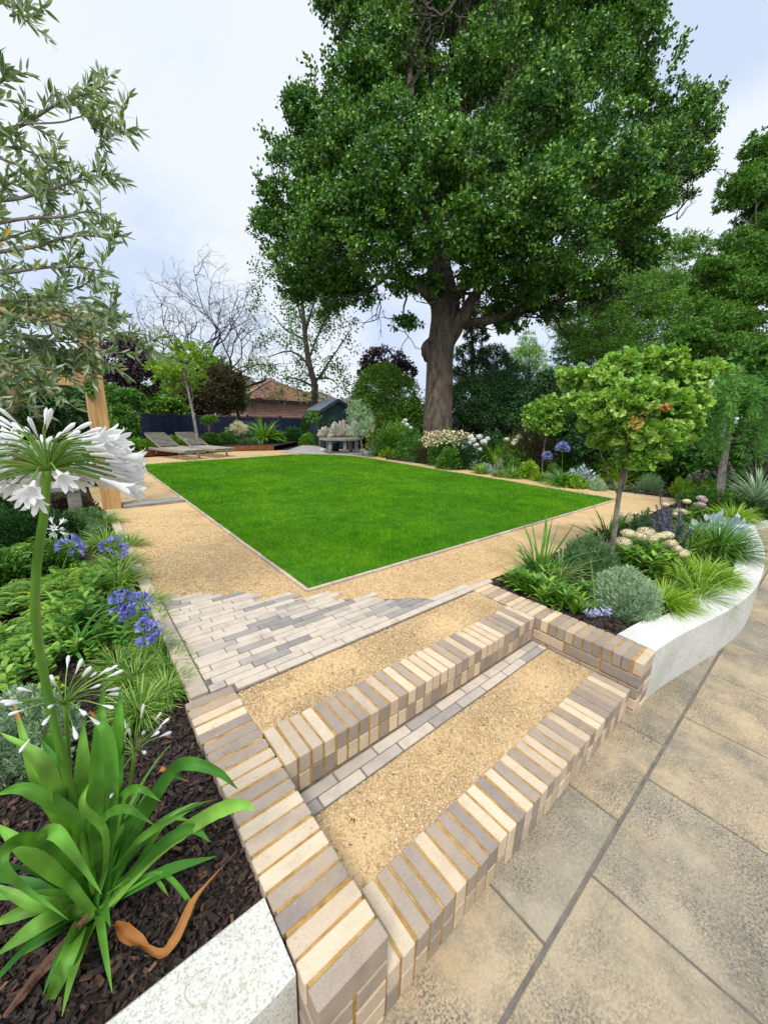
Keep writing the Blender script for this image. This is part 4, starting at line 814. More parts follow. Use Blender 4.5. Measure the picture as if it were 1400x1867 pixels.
# ---- the oak
def oak():
    d=12.6; W=lambda px,py,dd=0: P(px,py,d+dd)
    base=pz(797,830,.25,d); t=thing('oak_tree','huge oak with a dense dark green crown and thick ridged trunk','tree',base); b=Bag()
    pts=[base,W(797,790),W(799,740),W(801,690),W(803,640),W(808,600),W(812,565),W(806,520),W(800,470),W(805,380)]; sp=spline(pts,4); rr=np.interp(np.linspace(0,1,len(sp)),[0,.1,.35,.6,.72,.85,1],[.60,.47,.43,.44,.50,.40,.28])
    k=110; ns=170; q_=np.linspace(0,1,ns); C_=np.array([[np.interp(u,np.linspace(0,1,len(sp)),sp[:,j]) for j in range(3)] for u in q_]); R_=np.interp(q_,np.linspace(0,1,len(sp)),rr); a_=np.arange(k)*2*math.pi/k
    ph=np.cumsum(rng.normal(0,.10,(ns,1)),0); ph2=np.cumsum(rng.normal(0,.13,(ns,1)),0); jj=np.cumsum(rng.normal(0,.25,(ns,k)),0); jj=(jj-np.roll(jj,3,1))*.10
    rid=np.abs(np.sin(a_*13+ph+jj+.8*np.sin(a_*3+ph2)))**.6*.055+np.abs(np.sin(a_*21+ph2*1.7+jj))**.7*.03+rng.normal(0,.006,(ns,k)); RR=R_[:,None]*(.94+rid)
    v=C_[:,None]+np.stack([np.cos(a_)*RR,np.sin(a_)*RR,np.zeros_like(RR)],-1); i=np.arange(ns-1)[:,None]*k; j=np.arange(k)[None]; b.add(v.reshape(-1,3),[np.stack([i+j,i+(j+1)%k,i+k+(j+1)%k,i+k+j],-1).reshape(-1,4)])
    tube(b,spline([W(783,660),W(777,645,-.1),W(776,632,-.15),W(784,618)],4),np.array([.1,.2,.24,.24,.25,.25,.25,.24,.22,.2,.18,.16,.12])*.62,10,wob=.1)
    limbs=[([(818,620),(845,575),(868,535),(905,500),(960,450)],.26),([(845,590),(900,582),(960,565),(1030,548),(1100,520)],.17),([(800,560),(760,520),(715,505),(660,500)],.17),([(805,500),(745,440),(700,380),(640,340)],.2),([(803,450),(770,330),(750,200),(745,60)],.26),([(806,420),(860,330),(900,200),(930,80)],.24),([(830,540),(930,420),(1050,360),(1150,300)],.2),([(800,400),(800,250),(820,120),(830,0)],.22),([(905,500),(1000,470),(1100,430),(1200,400)],.14),([(700,510),(650,540),(610,545)],.06)]
    for L_,r in limbs:
        q=[W(px,py,(0 if i==0 else rng.normal(0,.5)*i**.6)) for i,(px,py) in enumerate(L_)]; s_=spline(q,6); tube(b,s_,np.linspace(r,r*.25,len(s_)),10,cap=False,wob=.05)
        for k in range(6,len(s_),3): fork(b,s_[k],rdir(1)[0]+norm(s_[-1]-s_[0])*.4,1.1,r*.25,3,.7,4,None,.5)
    sub(b,'trunk',M['oak_bark'],t,False)
    bl=[]
    spec=[(560,250,70,52,0),(530,330,56,44,-.5),(520,420,52,44,.3),(570,480,60,40,0),(620,400,80,60,-1.8),(640,520,48,34,.2),(600,560,26,18,.5),(640,270,80,60,-1.2),(700,330,90,60,-2.6),(720,440,80,50,-2.2),(660,180,66,54,-.6),(700,100,70,60,-.4),(665,40,56,50,.2),(740,20,70,60,.2),(760,210,70,56,-2.2),
          (840,300,80,60,-2.8),(850,420,90,50,-2.4),(880,100,80,70,-1.2),(960,30,90,70,-.5),(960,200,86,66,-2.0),(980,330,90,66,-2.8),(1000,440,90,50,-2.2),(1060,120,80,66,-.4),(1120,40,70,56,.2),(1150,110,50,40,.6),(1080,260,84,60,-1.8),(1130,360,80,54,-1.6),(1190,300,70,50,-.2),(1240,230,54,40,.8),(1270,190,36,24,1.2),(1250,320,44,36,.6),(1150,450,56,34,-.4),(1060,500,66,34,-.6),(960,520,64,34,-.8),(1000,560,50,22,.2),(1090,540,40,22,.4),(890,480,60,34,-1.6),(930,590,26,14,.3),(760,520,46,20,-.6),(740,590,22,14,.4),(900,560,44,20,1.0),
          (700,250,90,80,2.5),(900,250,110,90,2.8),(1080,380,90,70,2.4),(620,420,70,60,2.2),(1000,80,120,80,2.6),(780,80,100,80,2.6),(800,400,90,50,2.6),(545,520,36,26,.8),(1190,180,46,36,.8),(1130,-30,70,50,0),(640,-30,60,50,0),(760,-60,90,60,0),(900,-60,120,60,0),(1020,-60,100,60,0)]
    for (px,py,rx,ry,dd) in spec: bl.append(B(px,py,rx,ry,d+dd))
    b=Bag(); foliage(b,boughs(bl,11,.54,.70,.72),480000,.11,.075,D4,shell=.55,clump=.14,per=26,upn=.45,droop=.15,cmin=.07,cw=.55)
    # ragged shoots standing out of the outline
    for (px,py) in [(470,330),(485,250),(520,205),(560,170),(590,130),(555,115),(610,70),(462,400),(475,445),(500,480),(1240,110),(1225,60),(1300,190),(1310,215),(1290,170),(1270,160),(1255,75),(1300,250),(1215,20),(1280,290),(640,90),(600,100)]:
        p0=W(px+ (20 if px<800 else -20),py+22,.3); q=W(px+rng.normal(0,4),py-14,.3); n=60; s=rng.uniform(0,1,n); pos=p0+(q-p0)*s[:,None]+rng.normal(0,.10,(n,3)); scatter(b,CR,pos,rdir(n)+norm(q-p0)*.8,rdir(n)+[0,0,.3],.15,.09,rng.uniform(.2,1,n))
    sub(b,'crown',M['oak_leaf'],t)
oak()
# weeping cedar
def cedar():
    d=5.9; W=lambda px,py,dd=0: P(px,py,d+dd); base=pz(1318,890,.3,d); t=thing('weeping_cedar','weeping conifer with trailing green curtains of needles and a bent grey stem','tree',base); b=Bag()
    tube(b,spline([base,W(1318,850),W(1326,800),W(1332,760),W(1335,720),W(1340,690)],5),np.linspace(.055,.03,26),9,wob=.06)
    arcs=[]
    for i in range(62):
        px=1345+rng.choice([-58,-38,-12,18,45,72])+rng.normal(0,7); dd=rng.normal(0,.45); top=W(1340+(px-1340)*.35,668+abs(px-1345)*.3+rng.uniform(0,70),dd*.4); end=W(px,rng.uniform(720,850)-abs(px-1345)*.2,dd); m=(top+end)/2+np.array([0,0,.22])+ (end-top)*[.25,.25,0]; arcs.append(spline([top,m,end],8))
    sub(b,'trunk',M['grey_bark'],t); b=Bag()
    for a_ in arcs: tube(b,a_,np.linspace(.007,.002,len(a_)),4,cap=False)
    sub(b,'branches',M['dark_bark'],t); b=Bag()
    for a_ in arcs:
        n=340; k=rng.integers(1,len(a_),n); pos=a_[k]+rng.normal(0,.020,(n,3)); scatter(b,D4,pos,rdir(n)+[0,0,-.7],rdir(n)+[0,0,.6],.075,.013,np.clip(rng.uniform(0,.5)+rng.uniform(0,.5,n),0,1))
    sub(b,'crown',M['cedar_leaf'],t)
cedar()
# ================================================================== BACK OF THE GARDEN
b=Bag(); q=[G(*p,.345)[:2] for p in [(512,824),(548,812),(575,804),(600,803),(580,812),(592,817),(665,821),(694,823),(694,831),(640,833),(570,827)]]
poly(b,q,ZL-.004); kind(b.build('stone_terrace',M['stonepave']),'structure')
b=Bag(); ce=[G(205,839)[:2],G(330,829.5)[:2],G(430,823.5)[:2],G(513,821.5)[:2]]; ce=[np.array(p)+np.array([-.08,.42]) for p in ce]
for i in range(3): beam(b,(*ce[i],.40),(*ce[i+1],.40),.012,.16,.002)
o=b.build('steel_edging',M['corten']); tag(o,'rusted steel edging holding the flower bed behind the loungers','edging')
b=Bag(); back=[F1[:2],F0[:2]]; poly(b,[tuple(p+np.array([0,.02])) for p in ce]+[(F1[0],F1[1]),(F0[0],F0[1])],.45); kind(b.build('flower_bed_soil',M['soil']),'structure')
def lounger(lb,wm,lm_):
    """wm: midpoint under the wheels, lm_: midpoint under the foot legs"""
    wm=np.array([*wm[:2],0])+_axf*.45; wm[2]=ZL-.012; lm_=np.array([*lm_[:2],ZL-.012]); x=norm(_axh*math.cos(.55)-_axf*math.sin(.55)); lm_=wm+x*1.1; y=np.array([-x[1],x[0],0]); Mx=np.array([x,y,[0,0,1]]).T
    t=thing('sun_lounger',lb,'sun lounger',wm,'wooden sun loungers on the gravel'); o0=wm; at=lambda a,c,z: o0+x*a+y*c+np.array([0,0,z]); LN=np.linalg.norm(lm_-wm)
    b=Bag(); H=.20
    for s in (-.30,.30): beam(b,at(-.35,s,H),at(LN+.32,s,H+.02),.045,.07,.006)
    for a in (-.33,LN+.28): beam(b,at(a,-.3,H),at(a,.3,H),.04,.06,.006)
    sub(b,'frame',M['teak'],t)
    b=Bag(); n=13; s0=.28
    for i in range(n): a=s0+(LN+.30-s0)*i/(n-1); beam(b,at(a,-.29,H+.05),at(a,.29,H+.05),.062,.02,.004)
    sub(b,'seat',M['teak'],t)
    b=Bag(); ca,sa=math.cos(math.radians(25)),math.sin(math.radians(25))
    for s in (-.26,.26): beam(b,at(.24,s,H+.05),at(.24-.78*ca,s,H+.05+.78*sa),.035,.04,.004)
    for i in range(11): r=.05+.72*i/10; beam(b,at(.24-r*ca,-.28,H+.08+r*sa),at(.24-r*ca,.28,H+.08+r*sa),.055,.018,.004)
    sub(b,'backrest',M['teak'],t)
    for s in (-.25,.25):
        b=Bag(); beam(b,at(LN,s,H-.02),at(LN+.07,s,0),.04,.05,.005); sub(b,'leg',M['teak'],t)
        b=Bag(); beam(b,at(0,s,H-.02),at(-.03,s,.06),.04,.05,.005); sub(b,'leg',M['teak'],t)
        b=Bag(); tube(b,[at(0,s-.03+.06*(s>0)*1-.0,.085),at(0,s+.0+.03*(1 if s>0 else -1),.085)],.085,16); sub(b,'wheel',M['teak'],t)
lounger('weathered wooden sun lounger with raised slatted back, nearer the pergola',(G(275,834)+G(296,831.7))/2,(G(337,831)+G(356,829.8))/2)
lounger('weathered wooden sun lounger with raised slatted back, just right of the young tree',(G(332,829.5)+G(352,828.5))/2,(G(387,828.5)+G(408,827.4))/2)
def bench():
    A=G(590,826,.34); C_=G(655,824,.34); x=norm((C_-A)*[1,1,0]); y=np.array([-x[1],x[0],0]); m=(A+C_)/2; W_=np.linalg.norm((C_-A)[:2]); t=thing('driftwood_bench','rustic grey driftwood bench with a carved lobed back on the pale stone terrace','bench',m)
    at=lambda u,c,z: m+x*u*W_/2+y*c+np.array([0,0,z]); b=Bag()
    n=18; us=np.linspace(-1.04,1.04,n); fr=[-.12-.20*math.cos(u*1.4)+.02*math.sin(9*u) for u in us]; bk=[.30-.06*math.cos(u*1.4) for u in us]
    f=[at(u,c,.42) for u,c in zip(us,fr)]; k=[at(u,c,.42) for u,c in zip(us,bk)]; v=np.array(f+k+[p+np.array([0,0,.07]) for p in f+k]); i=np.arange(n-1)
    b.add(v,[np.concatenate([np.stack([i,i+1,i+n+1,i+n],-1)[:,::-1],np.stack([i,i+1,i+n+1,i+n],-1)+2*n,np.stack([i,i+1,i+1+2*n,i+2*n],-1),np.stack([i+n,i+1+n,i+1+3*n,i+3*n],-1)[:,::-1]]),np.array([[0,n,3*n,2*n],[n-1,3*n-1,4*n-1,2*n-1]])]); sub(b,'seat',M['teak'],t)
    b=Bag()
    for (u0,wd,h) in ((-.72,.42,.36),(-.18,.25,.55),(.22,.45,.58),(.74,.38,.40)):
        nn=11
        for j in range(nn):        # lobes of root wood: fan of uneven ridges with a gap in the middle
            a=math.pi*(j/(nn-1)); 
            p=at(u0+.15*wd*math.cos(a),.24,.52+ .02); q=at(u0+wd*math.cos(a)*rng.uniform(.9,1.1),.27+rng.normal(0,.03),.49+h*(.25+.75*math.sin(a))*rng.uniform(.92,1.05)); r_=(p+q)/2+rng.normal(0,.02,3)
            tube(b,spline([p,r_,q],3),[.05,.07,.075,.08,.075,.06,.03],7,wob=.2)
    sub(b,'backrest',M['teak'],t,True)
    for (u,c) in ((-.72,-.1),(.74,-.08),(.0,-.2),(-.6,.22),(.65,.22)):
        b=Bag(); tube(b,[at(u*1.04,c,0),at(u,c,.2),at(u,c,.43)],[.075,.06,.07],9,wob=.15); sub(b,'leg',M['teak'],t,True)
bench()
# pots and stones under the bench, small things beside it
b=Bag(); p=G(611,822); tube(b,[p,p+[0,0,.05],p+[0,0,.28],p+[0,0,.30]],[.12,.14,.17,.17],16); o=b.build('plant_pot',M['navy'],smooth=True,loc=p); tag(o,'dark blue pot standing under the driftwood bench','pot')
for i,(px,py,r) in enumerate([(588,822,.10),(669,826,.10),(676,828,.07),(661,822,.09)]):
    b=Bag(); p=G(px,py); b.add(np.array(pc)*0+0,[np.zeros((0,3),int)]) if False else None
    tube(b,spline([p+[0,0,-.02],p+[0,0,r*.4],p+[0,0,r*.9]],3),[r*.8,r,r*1.05,r,r*.9,r*.7,r*.3],9,wob=.12); o=b.build('cobble',M['trim'],smooth=True,loc=p); tag(o,['round pale cobble at the left leg of the driftwood bench','largest pale cobble by the foot of the small olive tree','smaller pale cobble right of the small olive tree','pale cobble behind the right leg of the driftwood bench'][i],'stone','pale cobbles round the terrace')
# plants of the far bed (pixel x of base, base y, width px, top y)
def at_bed(px,py,z=.45): return G(px,py,z)
def GB(px,py,z):
    if z!=.45: return G(px,py,z)
    p=G(px,py,.335); p=p+norm((p-CAM)*[1,1,0])*1.0; m=13.3+(px-250)*.007-.02*max(0,816-py); p=CAM+(p-CAM)*min(1,m/depth(p)); p[2]=.45; return p
def M2(name,lb,px,py,w,top,n,L,W,mat,z=.30,**kw):
    p=GB(px,py,z); h=topz(p,top)-p[2]; hs=kw.pop('hd',None)
    if hs: kw['heads']=[P(a,c,depth(p)-pxl(w,p)*.25+(e[0] if e else 0)) for a,c,*e in hs]
    return mound(name,lb,p,pxl(w,p),max(h,.05),n,L,W,M[mat],**kw)
def T2(name,lb,px,py,w,top,n,W,mat,z=.30,bend=1.3,**kw):
    p=GB(px,py,z); h=topz(p,top)-p[2]; L=kw.pop('L',None) or max(h*1.25,pxl(w,p)*.62); return tuft(name,lb,p,n,L,W,M[mat],bend=bend,**kw)
M2('smoke_bush','smoke bush with fluffy buff plumes in the bed by the navy fence',438,812,52,768,2600,.10,.07,'teal_leaf',z=.45,cat='shrub')
p=P(436,782,depth(GB(438,812,.45))-.45); b=Bag(); foliage(b,[(p,(.30,.26,.3)),(p+[.15,.1,-.12],(.22,.2,.2))],5200,.035,.02,clump=.2); o=b.build('plume_cloud',M['cream_petal']); o.parent=[x for x in COL.objects if x.name=='smoke_bush'][0]; bpy.context.view_layer.update(); o.location=-Vector(o.parent.location)
T2('cabbage_palm','spiky bright green cabbage palm clump on a short stem in the far bed',482,806,56,757,170,.055,'light_leaf',z=.45,cat='plant',spread=(.1,1.2),bend=1.0,br=.05,L=1.05)
for i,(px,py,w,top,mt,nm,lb) in enumerate([(250,835,60,800,'light_leaf','hydrangea','leafy pale hydrangea at the foot of the pergola post end of the far bed'),(222,842,40,812,'mid_leaf','leafy_perennial','green leafy clump beside the pergola post, by the path edge'),(292,826,40,792,'mid_leaf','leafy_perennial','green clump right behind the nearer lounger back'),(320,824,36,795,'light_leaf','leafy_perennial','fresh green clump between the two lounger backs, by the fence'),
    (386,822,40,790,'mid_leaf','leafy_perennial','strappy green clump behind the second lounger'),(412,818,44,790,'mid_leaf','leafy_perennial','low green clump left of the smoke bush'),(455,818,50,800,'teal_leaf','leafy_perennial','blue-green low clump in front of the smoke bush'),(500,815,40,786,'mid_leaf','leafy_perennial','green clump right of the cabbage palm'),(535,810,50,776,'dark_leaf','shrub','dark rounded shrub in front of the right end of the navy fence'),(560,806,46,752,'mid_leaf','shrub','tall green shrub between the fence and the shed'),(563,812,34,790,'light_leaf','leafy_perennial','fresh green clump in front of the shed'),(600,800,60,762,'mid_leaf','shrub','leafy shrub against the shed front'),(648,812,60,780,'mid_leaf','shrub','green shrub behind the driftwood bench'),(610,812,60,797,'brown_leaf','leafy_perennial','low brownish planting under the back of the bench')]):
    M2(nm,lb,px,py,w,top,1500,.10,.06,mt,z=.45 if px<520 else .3,cat='shrub' if nm=='shrub' else 'plant')
for i,(px,py,hs,lb) in enumerate([(340,822,[(322,804),(328,801),(333,806),(342,808),(326,808),(338,802)],'white-headed hydrangea between the two loungers'),(493,815,[(496,792),(500,796),(489,796),(486,803)],'small white-flowered hydrangea right of the cabbage palm'),(389,820,[(388,793),(386,797)],'hydrangea with two small white heads behind the second lounger')]):
    M2('hydrangea',lb,px,py,36,800,700,.08,.06,'mid_leaf',z=.45,hd=hs,headm=M['white_petal'],hr=.055,cat='hydrangea',group='hydrangeas in the far bed')
def small_tree(name,lb,px,py,z,trunkpx,r,blobs,n,L,W,mt,bk='grey_bark',dd=0,**kw):
    base=GB(px,py,z); d=depth(base); pts=[(*base,r)]+[(*P(a,c,d-(base[2]*0)),r*f) for a,c,f in trunkpx]
    # keep the stem upright: use the depth a vertical over the base has at that row
    pts=[(*base,r)]
    for a,c,f in trunkpx:
        zt=topz(base,c); q=np.array([base[0],base[1],zt]); q=P(a,c,depth(q)); pts.append((*q,r*f))
    dt=depth(np.array(pts[-1][:3]))
    return tree(name,lb,base,pts,[B(a[0],a[1],a[2],a[3],dt+(a[4] if len(a)>4 else 0)) for a in blobs],n,L,W,M[mt],M[bk],**kw)
small_tree('small_tree','little standard tree with a flat leafy head by the navy fence, behind the second lounger',383,820,.45,[(382,790,.9),(381,770,.7)],.022,[(381,763,11,6),(373,766,7,5),(389,764,7,5)],700,.08,.05,'light_leaf',limbs=3,per=8)
small_tree('small_olive_tree','small silvery olive tree with a slender stem right of the driftwood bench',662,832,.33,[(658,800,.9),(655,770,.8)],.03,[(655,762,24,30),(648,785,20,16,.1),(668,778,16,18,-.1),(650,742,16,14)],3800,.055,.016,'silver_leaf',limbs=7,per=10)
small_tree('small_tree','slim pale-stemmed tree in front of the garden shed',584,815,.33,[(580,785,.9),(574,765,.7)],.02,[(577,762,16,10),(600,772,12,22,.3),(566,756,10,7)],1300,.09,.06,'mid_leaf',limbs=5,per=8)
# ================================================================== RIGHT BORDER
hyd=dict(cat='hydrangea',group='hydrangeas in the right border')
M2('acer','bronze-green spreading acer behind the hydrangeas in the right border',968,862,120,762,6500,.055,.03,'brown_leaf',tm=D4,cat='shrub',shell=.5)
M2('ninebark','yellow-green leafy shrub left of the oak trunk',692,822,52,748,3000,.085,.06,'yellow_leaf',cat='shrub')
M2('leafy_shrub','bright green leafy shrub between the yellow-green shrub and the oak',722,832,58,762,3000,.08,.05,'light_leaf',cat='shrub')
M2('hydrangea','hydrangea with a few white heads high up, left of the oak trunk',748,838,52,775,2200,.08,.055,'mid_leaf',hd=[(735,770),(742,774),(739,766),(748,780)],headm=M['white_petal'],hr=.07,**hyd)
M2('small_leaved_shrub','olive-brown small-leaved shrub at the foot of the oak',782,844,56,784,4200,.045,.024,'brown_leaf',cat='shrub')
M2('variegated_dogwood','shrub topped with cream-edged leaves in front of the oak trunk',812,850,66,782,3000,.07,.045,'mid_leaf',cat='shrub')
p=G(812,850,.3); b=Bag(); k=800; a=rng.uniform(0,1,k); pos=np.array([P(772+88*u+rng.normal(0,5),784+9*abs(u-.5)+rng.uniform(0,26),depth(p)-.35-rng.uniform(0,.3)) for u in a]); scatter(b,D4,pos,rdir(k)*[1,1,.5],rdir(k)*.6+[0,0,1],.075,.04,rng.uniform(0,1,k)); o=b.build('pale_leaves',M['cream_petal']); par=[x for x in COL.objects if x.name=='variegated_dogwood'][0]; o.parent=par; o.location=-Vector(par.location)
M2('leafy_perennial','dark green leafy clump under the cream-edged shrub',818,856,46,812,1600,.07,.05,'mid_leaf')
M2('hydrangea','hydrangea crowded with white mophead flowers, right of the oak',866,856,58,806,1800,.08,.055,'dark_leaf',hd=[(862,802),(874,796),(856,808),(889,800),(867,812),(847,816),(873,820),(858,797),(882,806),(868,828)],headm=M['white_petal'],hr=.085,**hyd)
T2('hakone_grass','lime green arching grass mound right of the white hydrangea',900,856,52,797,420,.016,'lime_leaf',bend=1.7,group='lime green grasses')
M2('hydrangea','hydrangea with spaced lime-white heads behind the lime grass',944,862,56,812,2400,.085,.06,'mid_leaf',hd=[(924,801),(940,804),(946,797),(959,786),(968,803),(936,809)],headm=M['cream_petal'],hr=.07,**hyd)
M2('green_mound','dense dark green mound behind the front row, below the lime-white hydrangea',936,868,32,832,1600,.04,.025,'mid_leaf')
T2('tall_grass','upright thin pale grass behind the blue agapanthus',1042,868,34,790,140,.014,'teal_leaf',bend=.5,spread=(.05,.35))
M2('hydrangea','hydrangea with large cream-pink heads left of the larger ginkgo stem',1078,872,60,812,2400,.09,.065,'mid_leaf',hd=[(1056,799),(1067,793),(1062,806),(1078,812),(1085,822),(1097,826),(1103,834),(1082,829),(1066,800)],headm=M['cream_petal'],hr=.095,**hyd)
M2('green_mound','fresh green leafy mound behind the larger ginkgo stem',1130,868,60,812,2200,.08,.05,'light_leaf')
M2('hydrangea','pale green leafy hydrangea with flat greenish-white heads, right of the larger ginkgo stem',1205,884,78,824,3000,.085,.06,'light_leaf',hd=[(1225,838),(1208,848),(1252,853),(1186,842),(1236,862)],headm=M['cream_petal'],hr=.06,**hyd)
for (px,py,w_,top,n,L,W,mt,lb) in [(705,832,60,775,2200,.08,.05,'mid_leaf','leafy filler shrub behind the ferns at the terrace end'),(760,842,50,790,2200,.05,.03,'mid_leaf','small green shrub between the bright shrub and the olive-brown one'),(842,856,46,800,2000,.06,.04,'dark_leaf','dark shrub between the cream-edged shrub and the white hydrangea'),(892,852,60,778,2600,.07,.045,'dark_leaf','dark shrub rising behind the lime green grass'),(925,856,46,790,2200,.07,.045,'mid_leaf','green shrub behind the spaced lime-white heads'),(1012,866,60,795,3000,.06,.04,'mid_leaf','green shrub just behind the blue agapanthus'),(1050,862,60,780,3000,.08,.05,'mid_leaf','tall green shrub behind the pale upright grass'),(1105,862,60,790,2600,.09,.06,'mid_leaf','broad green shrub behind the larger ginkgo stem'),(1165,868,70,800,2800,.09,.06,'mid_leaf','leafy green shrub between the ginkgo stem and the pale hydrangea'),(1250,878,70,800,2600,.10,.06,'dark_leaf','dark broad-leaved shrub behind the pink-white spikes'),(985,858,70,775,3400,.05,.03,'brown_leaf','olive shrub around the stem of the small ginkgo'),(1300,878,80,800,2600,.10,.06,'mid_leaf','leafy shrub behind the weeping conifer stem')]:
    M2('leafy_shrub',lb,px,py,w_,top,n,L,W,mt,cat='shrub',group='shrubs filling the middle of the right border')
T2('tall_grass','wispy pale grass arching above the pale hydrangea',1215,872,40,815,90,.014,'teal_leaf',bend=1.1)
M2('dark_shrub','dark leafy shrub with tiny white flowers on the right edge',1372,870,110,795,3600,.07,.045,'dark_leaf',cat='shrub',hd=[(1350,812),(1368,800),(1388,806),(1396,830),(1376,824),(1357,832)],headm=M['white_petal'],hr=.035)
# front row
se=dict(group='sedges edging the right border')
rows=[('T','strap_leaf_clump','broad blue-green strap leaves at the terrace end of the border',682,836,30,802,50,.04,'teal_leaf'),('M','fern','yellow-green fern at the terrace end of the border',706,838,34,816,500,.10,.03,'lime_leaf'),
('T','sedge','striped sedge below the bright green shrub',738,845,32,827,200,.014,'sedge_leaf'),('T','sedge','striped sedge with silvery blades left of the oak',757,848,26,829,170,.014,'silver_leaf'),('M','low_cushion','small grey-green cushion in front of the oak',775,851,22,838,500,.03,.012,'teal_leaf'),('M','low_perennial','small green clump straight in front of the oak trunk',795,853,24,834,400,.06,.03,'mid_leaf'),
('T','sedge','striped sedge just right of the oak trunk line',818,859,30,838,220,.014,'sedge_leaf'),('M','variegated_perennial','cream-variegated clump beside the white-leaved plant',834,858,28,824,600,.07,.05,'varieg_leaf'),('M','silver_leaf_plant','bright silver-white broad-leaved plant below the white hydrangea',868,864,42,834,260,.07,.05,'white_leaf'),
('T','sedge','low striped sedge in front of the silver-white plant',877,871,46,850,260,.014,'sedge_leaf'),('S','lavender','grey lavender clump with faded violet spikes in the front row',893,872,20,846,50,.03,.006,'pale_blue_petal'),('S','silver_shrub','fine silver shrublet behind the grey lavender',908,868,26,830,60,.035,.008,'silver_leaf'),
('M','variegated_perennial','pink-cream variegated clump at the front edge by the silver shrublet',908,877,24,856,400,.05,.03,'varieg_leaf'),('T','sedge','striped sedge below the dark green mound',934,879,36,850,260,.014,'sedge_leaf'),('M','lime_heuchera','frilly lime green heuchera in the front row by the small ginkgo',962,880,36,838,800,.065,.06,'lime_leaf'),
('T','sedge','bright sedge at the foot of the small ginkgo',985,885,38,858,260,.014,'lime_leaf'),('M','green_mound','green mound between the small ginkgo and the blue agapanthus',1006,880,30,842,1200,.035,.012,'mid_leaf'),('T','sedge','striped arching sedge before the blue agapanthus',1018,890,44,856,160,.018,'silver_leaf'),
('M','lime_heuchera','low pale lime heuchera below the large silver leaves',1046,896,50,868,500,.075,.07,'lime_leaf'),('M','silver_leaf_plant','large felted silver-blue leaves between the agapanthus and the ginkgo',1058,886,44,850,170,.10,.065,'white_leaf'),('S','silver_shrub','feathery silver-teal mound at the path edge',1088,902,36,866,110,.04,.010,'silver_leaf'),
('T','yellow_grass','upright yellow-green grass just left of the larger ginkgo stem',1128,890,30,822,120,.014,'lime_leaf'),('T','sedge','small sedge at the front edge left of the larger ginkgo stem',1126,900,26,876,120,.014,'sedge_leaf'),('S','lavender','grey-green lavender dome in the bark right of the larger ginkgo stem',1181,905,58,862,240,.035,.008,'teal_leaf'),
('M','green_mound','darker green clump behind the lavender dome',1166,882,46,850,1400,.04,.018,'mid_leaf'),('S','yellow_shrublet','yellow-green twiggy shrublet at the corner of the path',1238,912,46,868,150,.035,.010,'lime_leaf')]
for i,r in enumerate(rows):
    r=(*r[:4],r[4]-(6 if r[3]>720 else 3),r[5]*.92,*r[6:])
    ty,nm,lb,px,py,w_,top,n,a,mt=r[:10] if r[0]=='T' else (*r[:8],r[8],r[10])
    if ty=='T': T2(nm,lb,px,py,w_,top,n,a,mt,group=se['group'] if nm=='sedge' else None,**({'cat':'sedge'} if nm=='sedge' else {}))
    elif ty=='M': M2(nm,lb,px,py,w_,top,n,r[8],r[9],mt,tm=OV if r[8]>.06 and 'leaf' in nm or 'heuch' in nm else D4)
    else:
        p=G(px,py,.3); spiky(nm,lb,p,pxl(w_,p),max(.1,topz(p,top)-p[2]),n,r[8],r[9],M[mt],cat='plant')
def agap(lb,base,nl,L,W,mat,heads,cat='agapanthus',group=None,leafm='agap_leaf',stem_r=.005,fs=.045,sep=False,spread=(.1,1.1)):
    t=thing('agapanthus',lb,cat,base,group); 
    if nl: b=Bag(); blades(b,base,nl,L,W,spread=spread,bend=1.3,br=.05,K=8); sub(b,'foliage',M[leafm],t)
    for (c,R,ax,nf,nb,path) in heads:
        b=Bag(); tube(b,spline(path,5),stem_r,6); sub(b,'flower_stem',M['flower_stem'],t)
        umbel(t,c,R,ax,nf,nb,mat,fs=fs,separate=sep)
    return t
p=G(1022,888,.3); d=depth(p); c1=P(1025,817,d-.15); c2=P(997,831,d-.1)
agap('blue agapanthus with a round head and strappy leaves in the middle of the right border',p,90,.5,.03,M['blue_petal'],[(c1,.10,(0,0,1),60,0,[p,(p+c1)/2+[.02,0,.03],c1]),(c2,.06,(-.3,0,1),26,0,[p,(p+c2)/2+[0,0,.05],c2])],fs=.05)
small_tree('ginkgo','small standard ginkgo in the right border with a thin straight stem',987,868,.3,[(990,830,.95),(995,795,.9),(998,772,.8)],.020,[(995,752,34,20),(975,765,24,16),(1018,762,24,18,.1),(1000,735,22,14),(1002,780,26,12),(968,748,14,10)],4200,.055,.06,'ginkgo_leaf',tm=FAN,limbs=6,per=8,group='standard ginkgo trees',shell=.6)
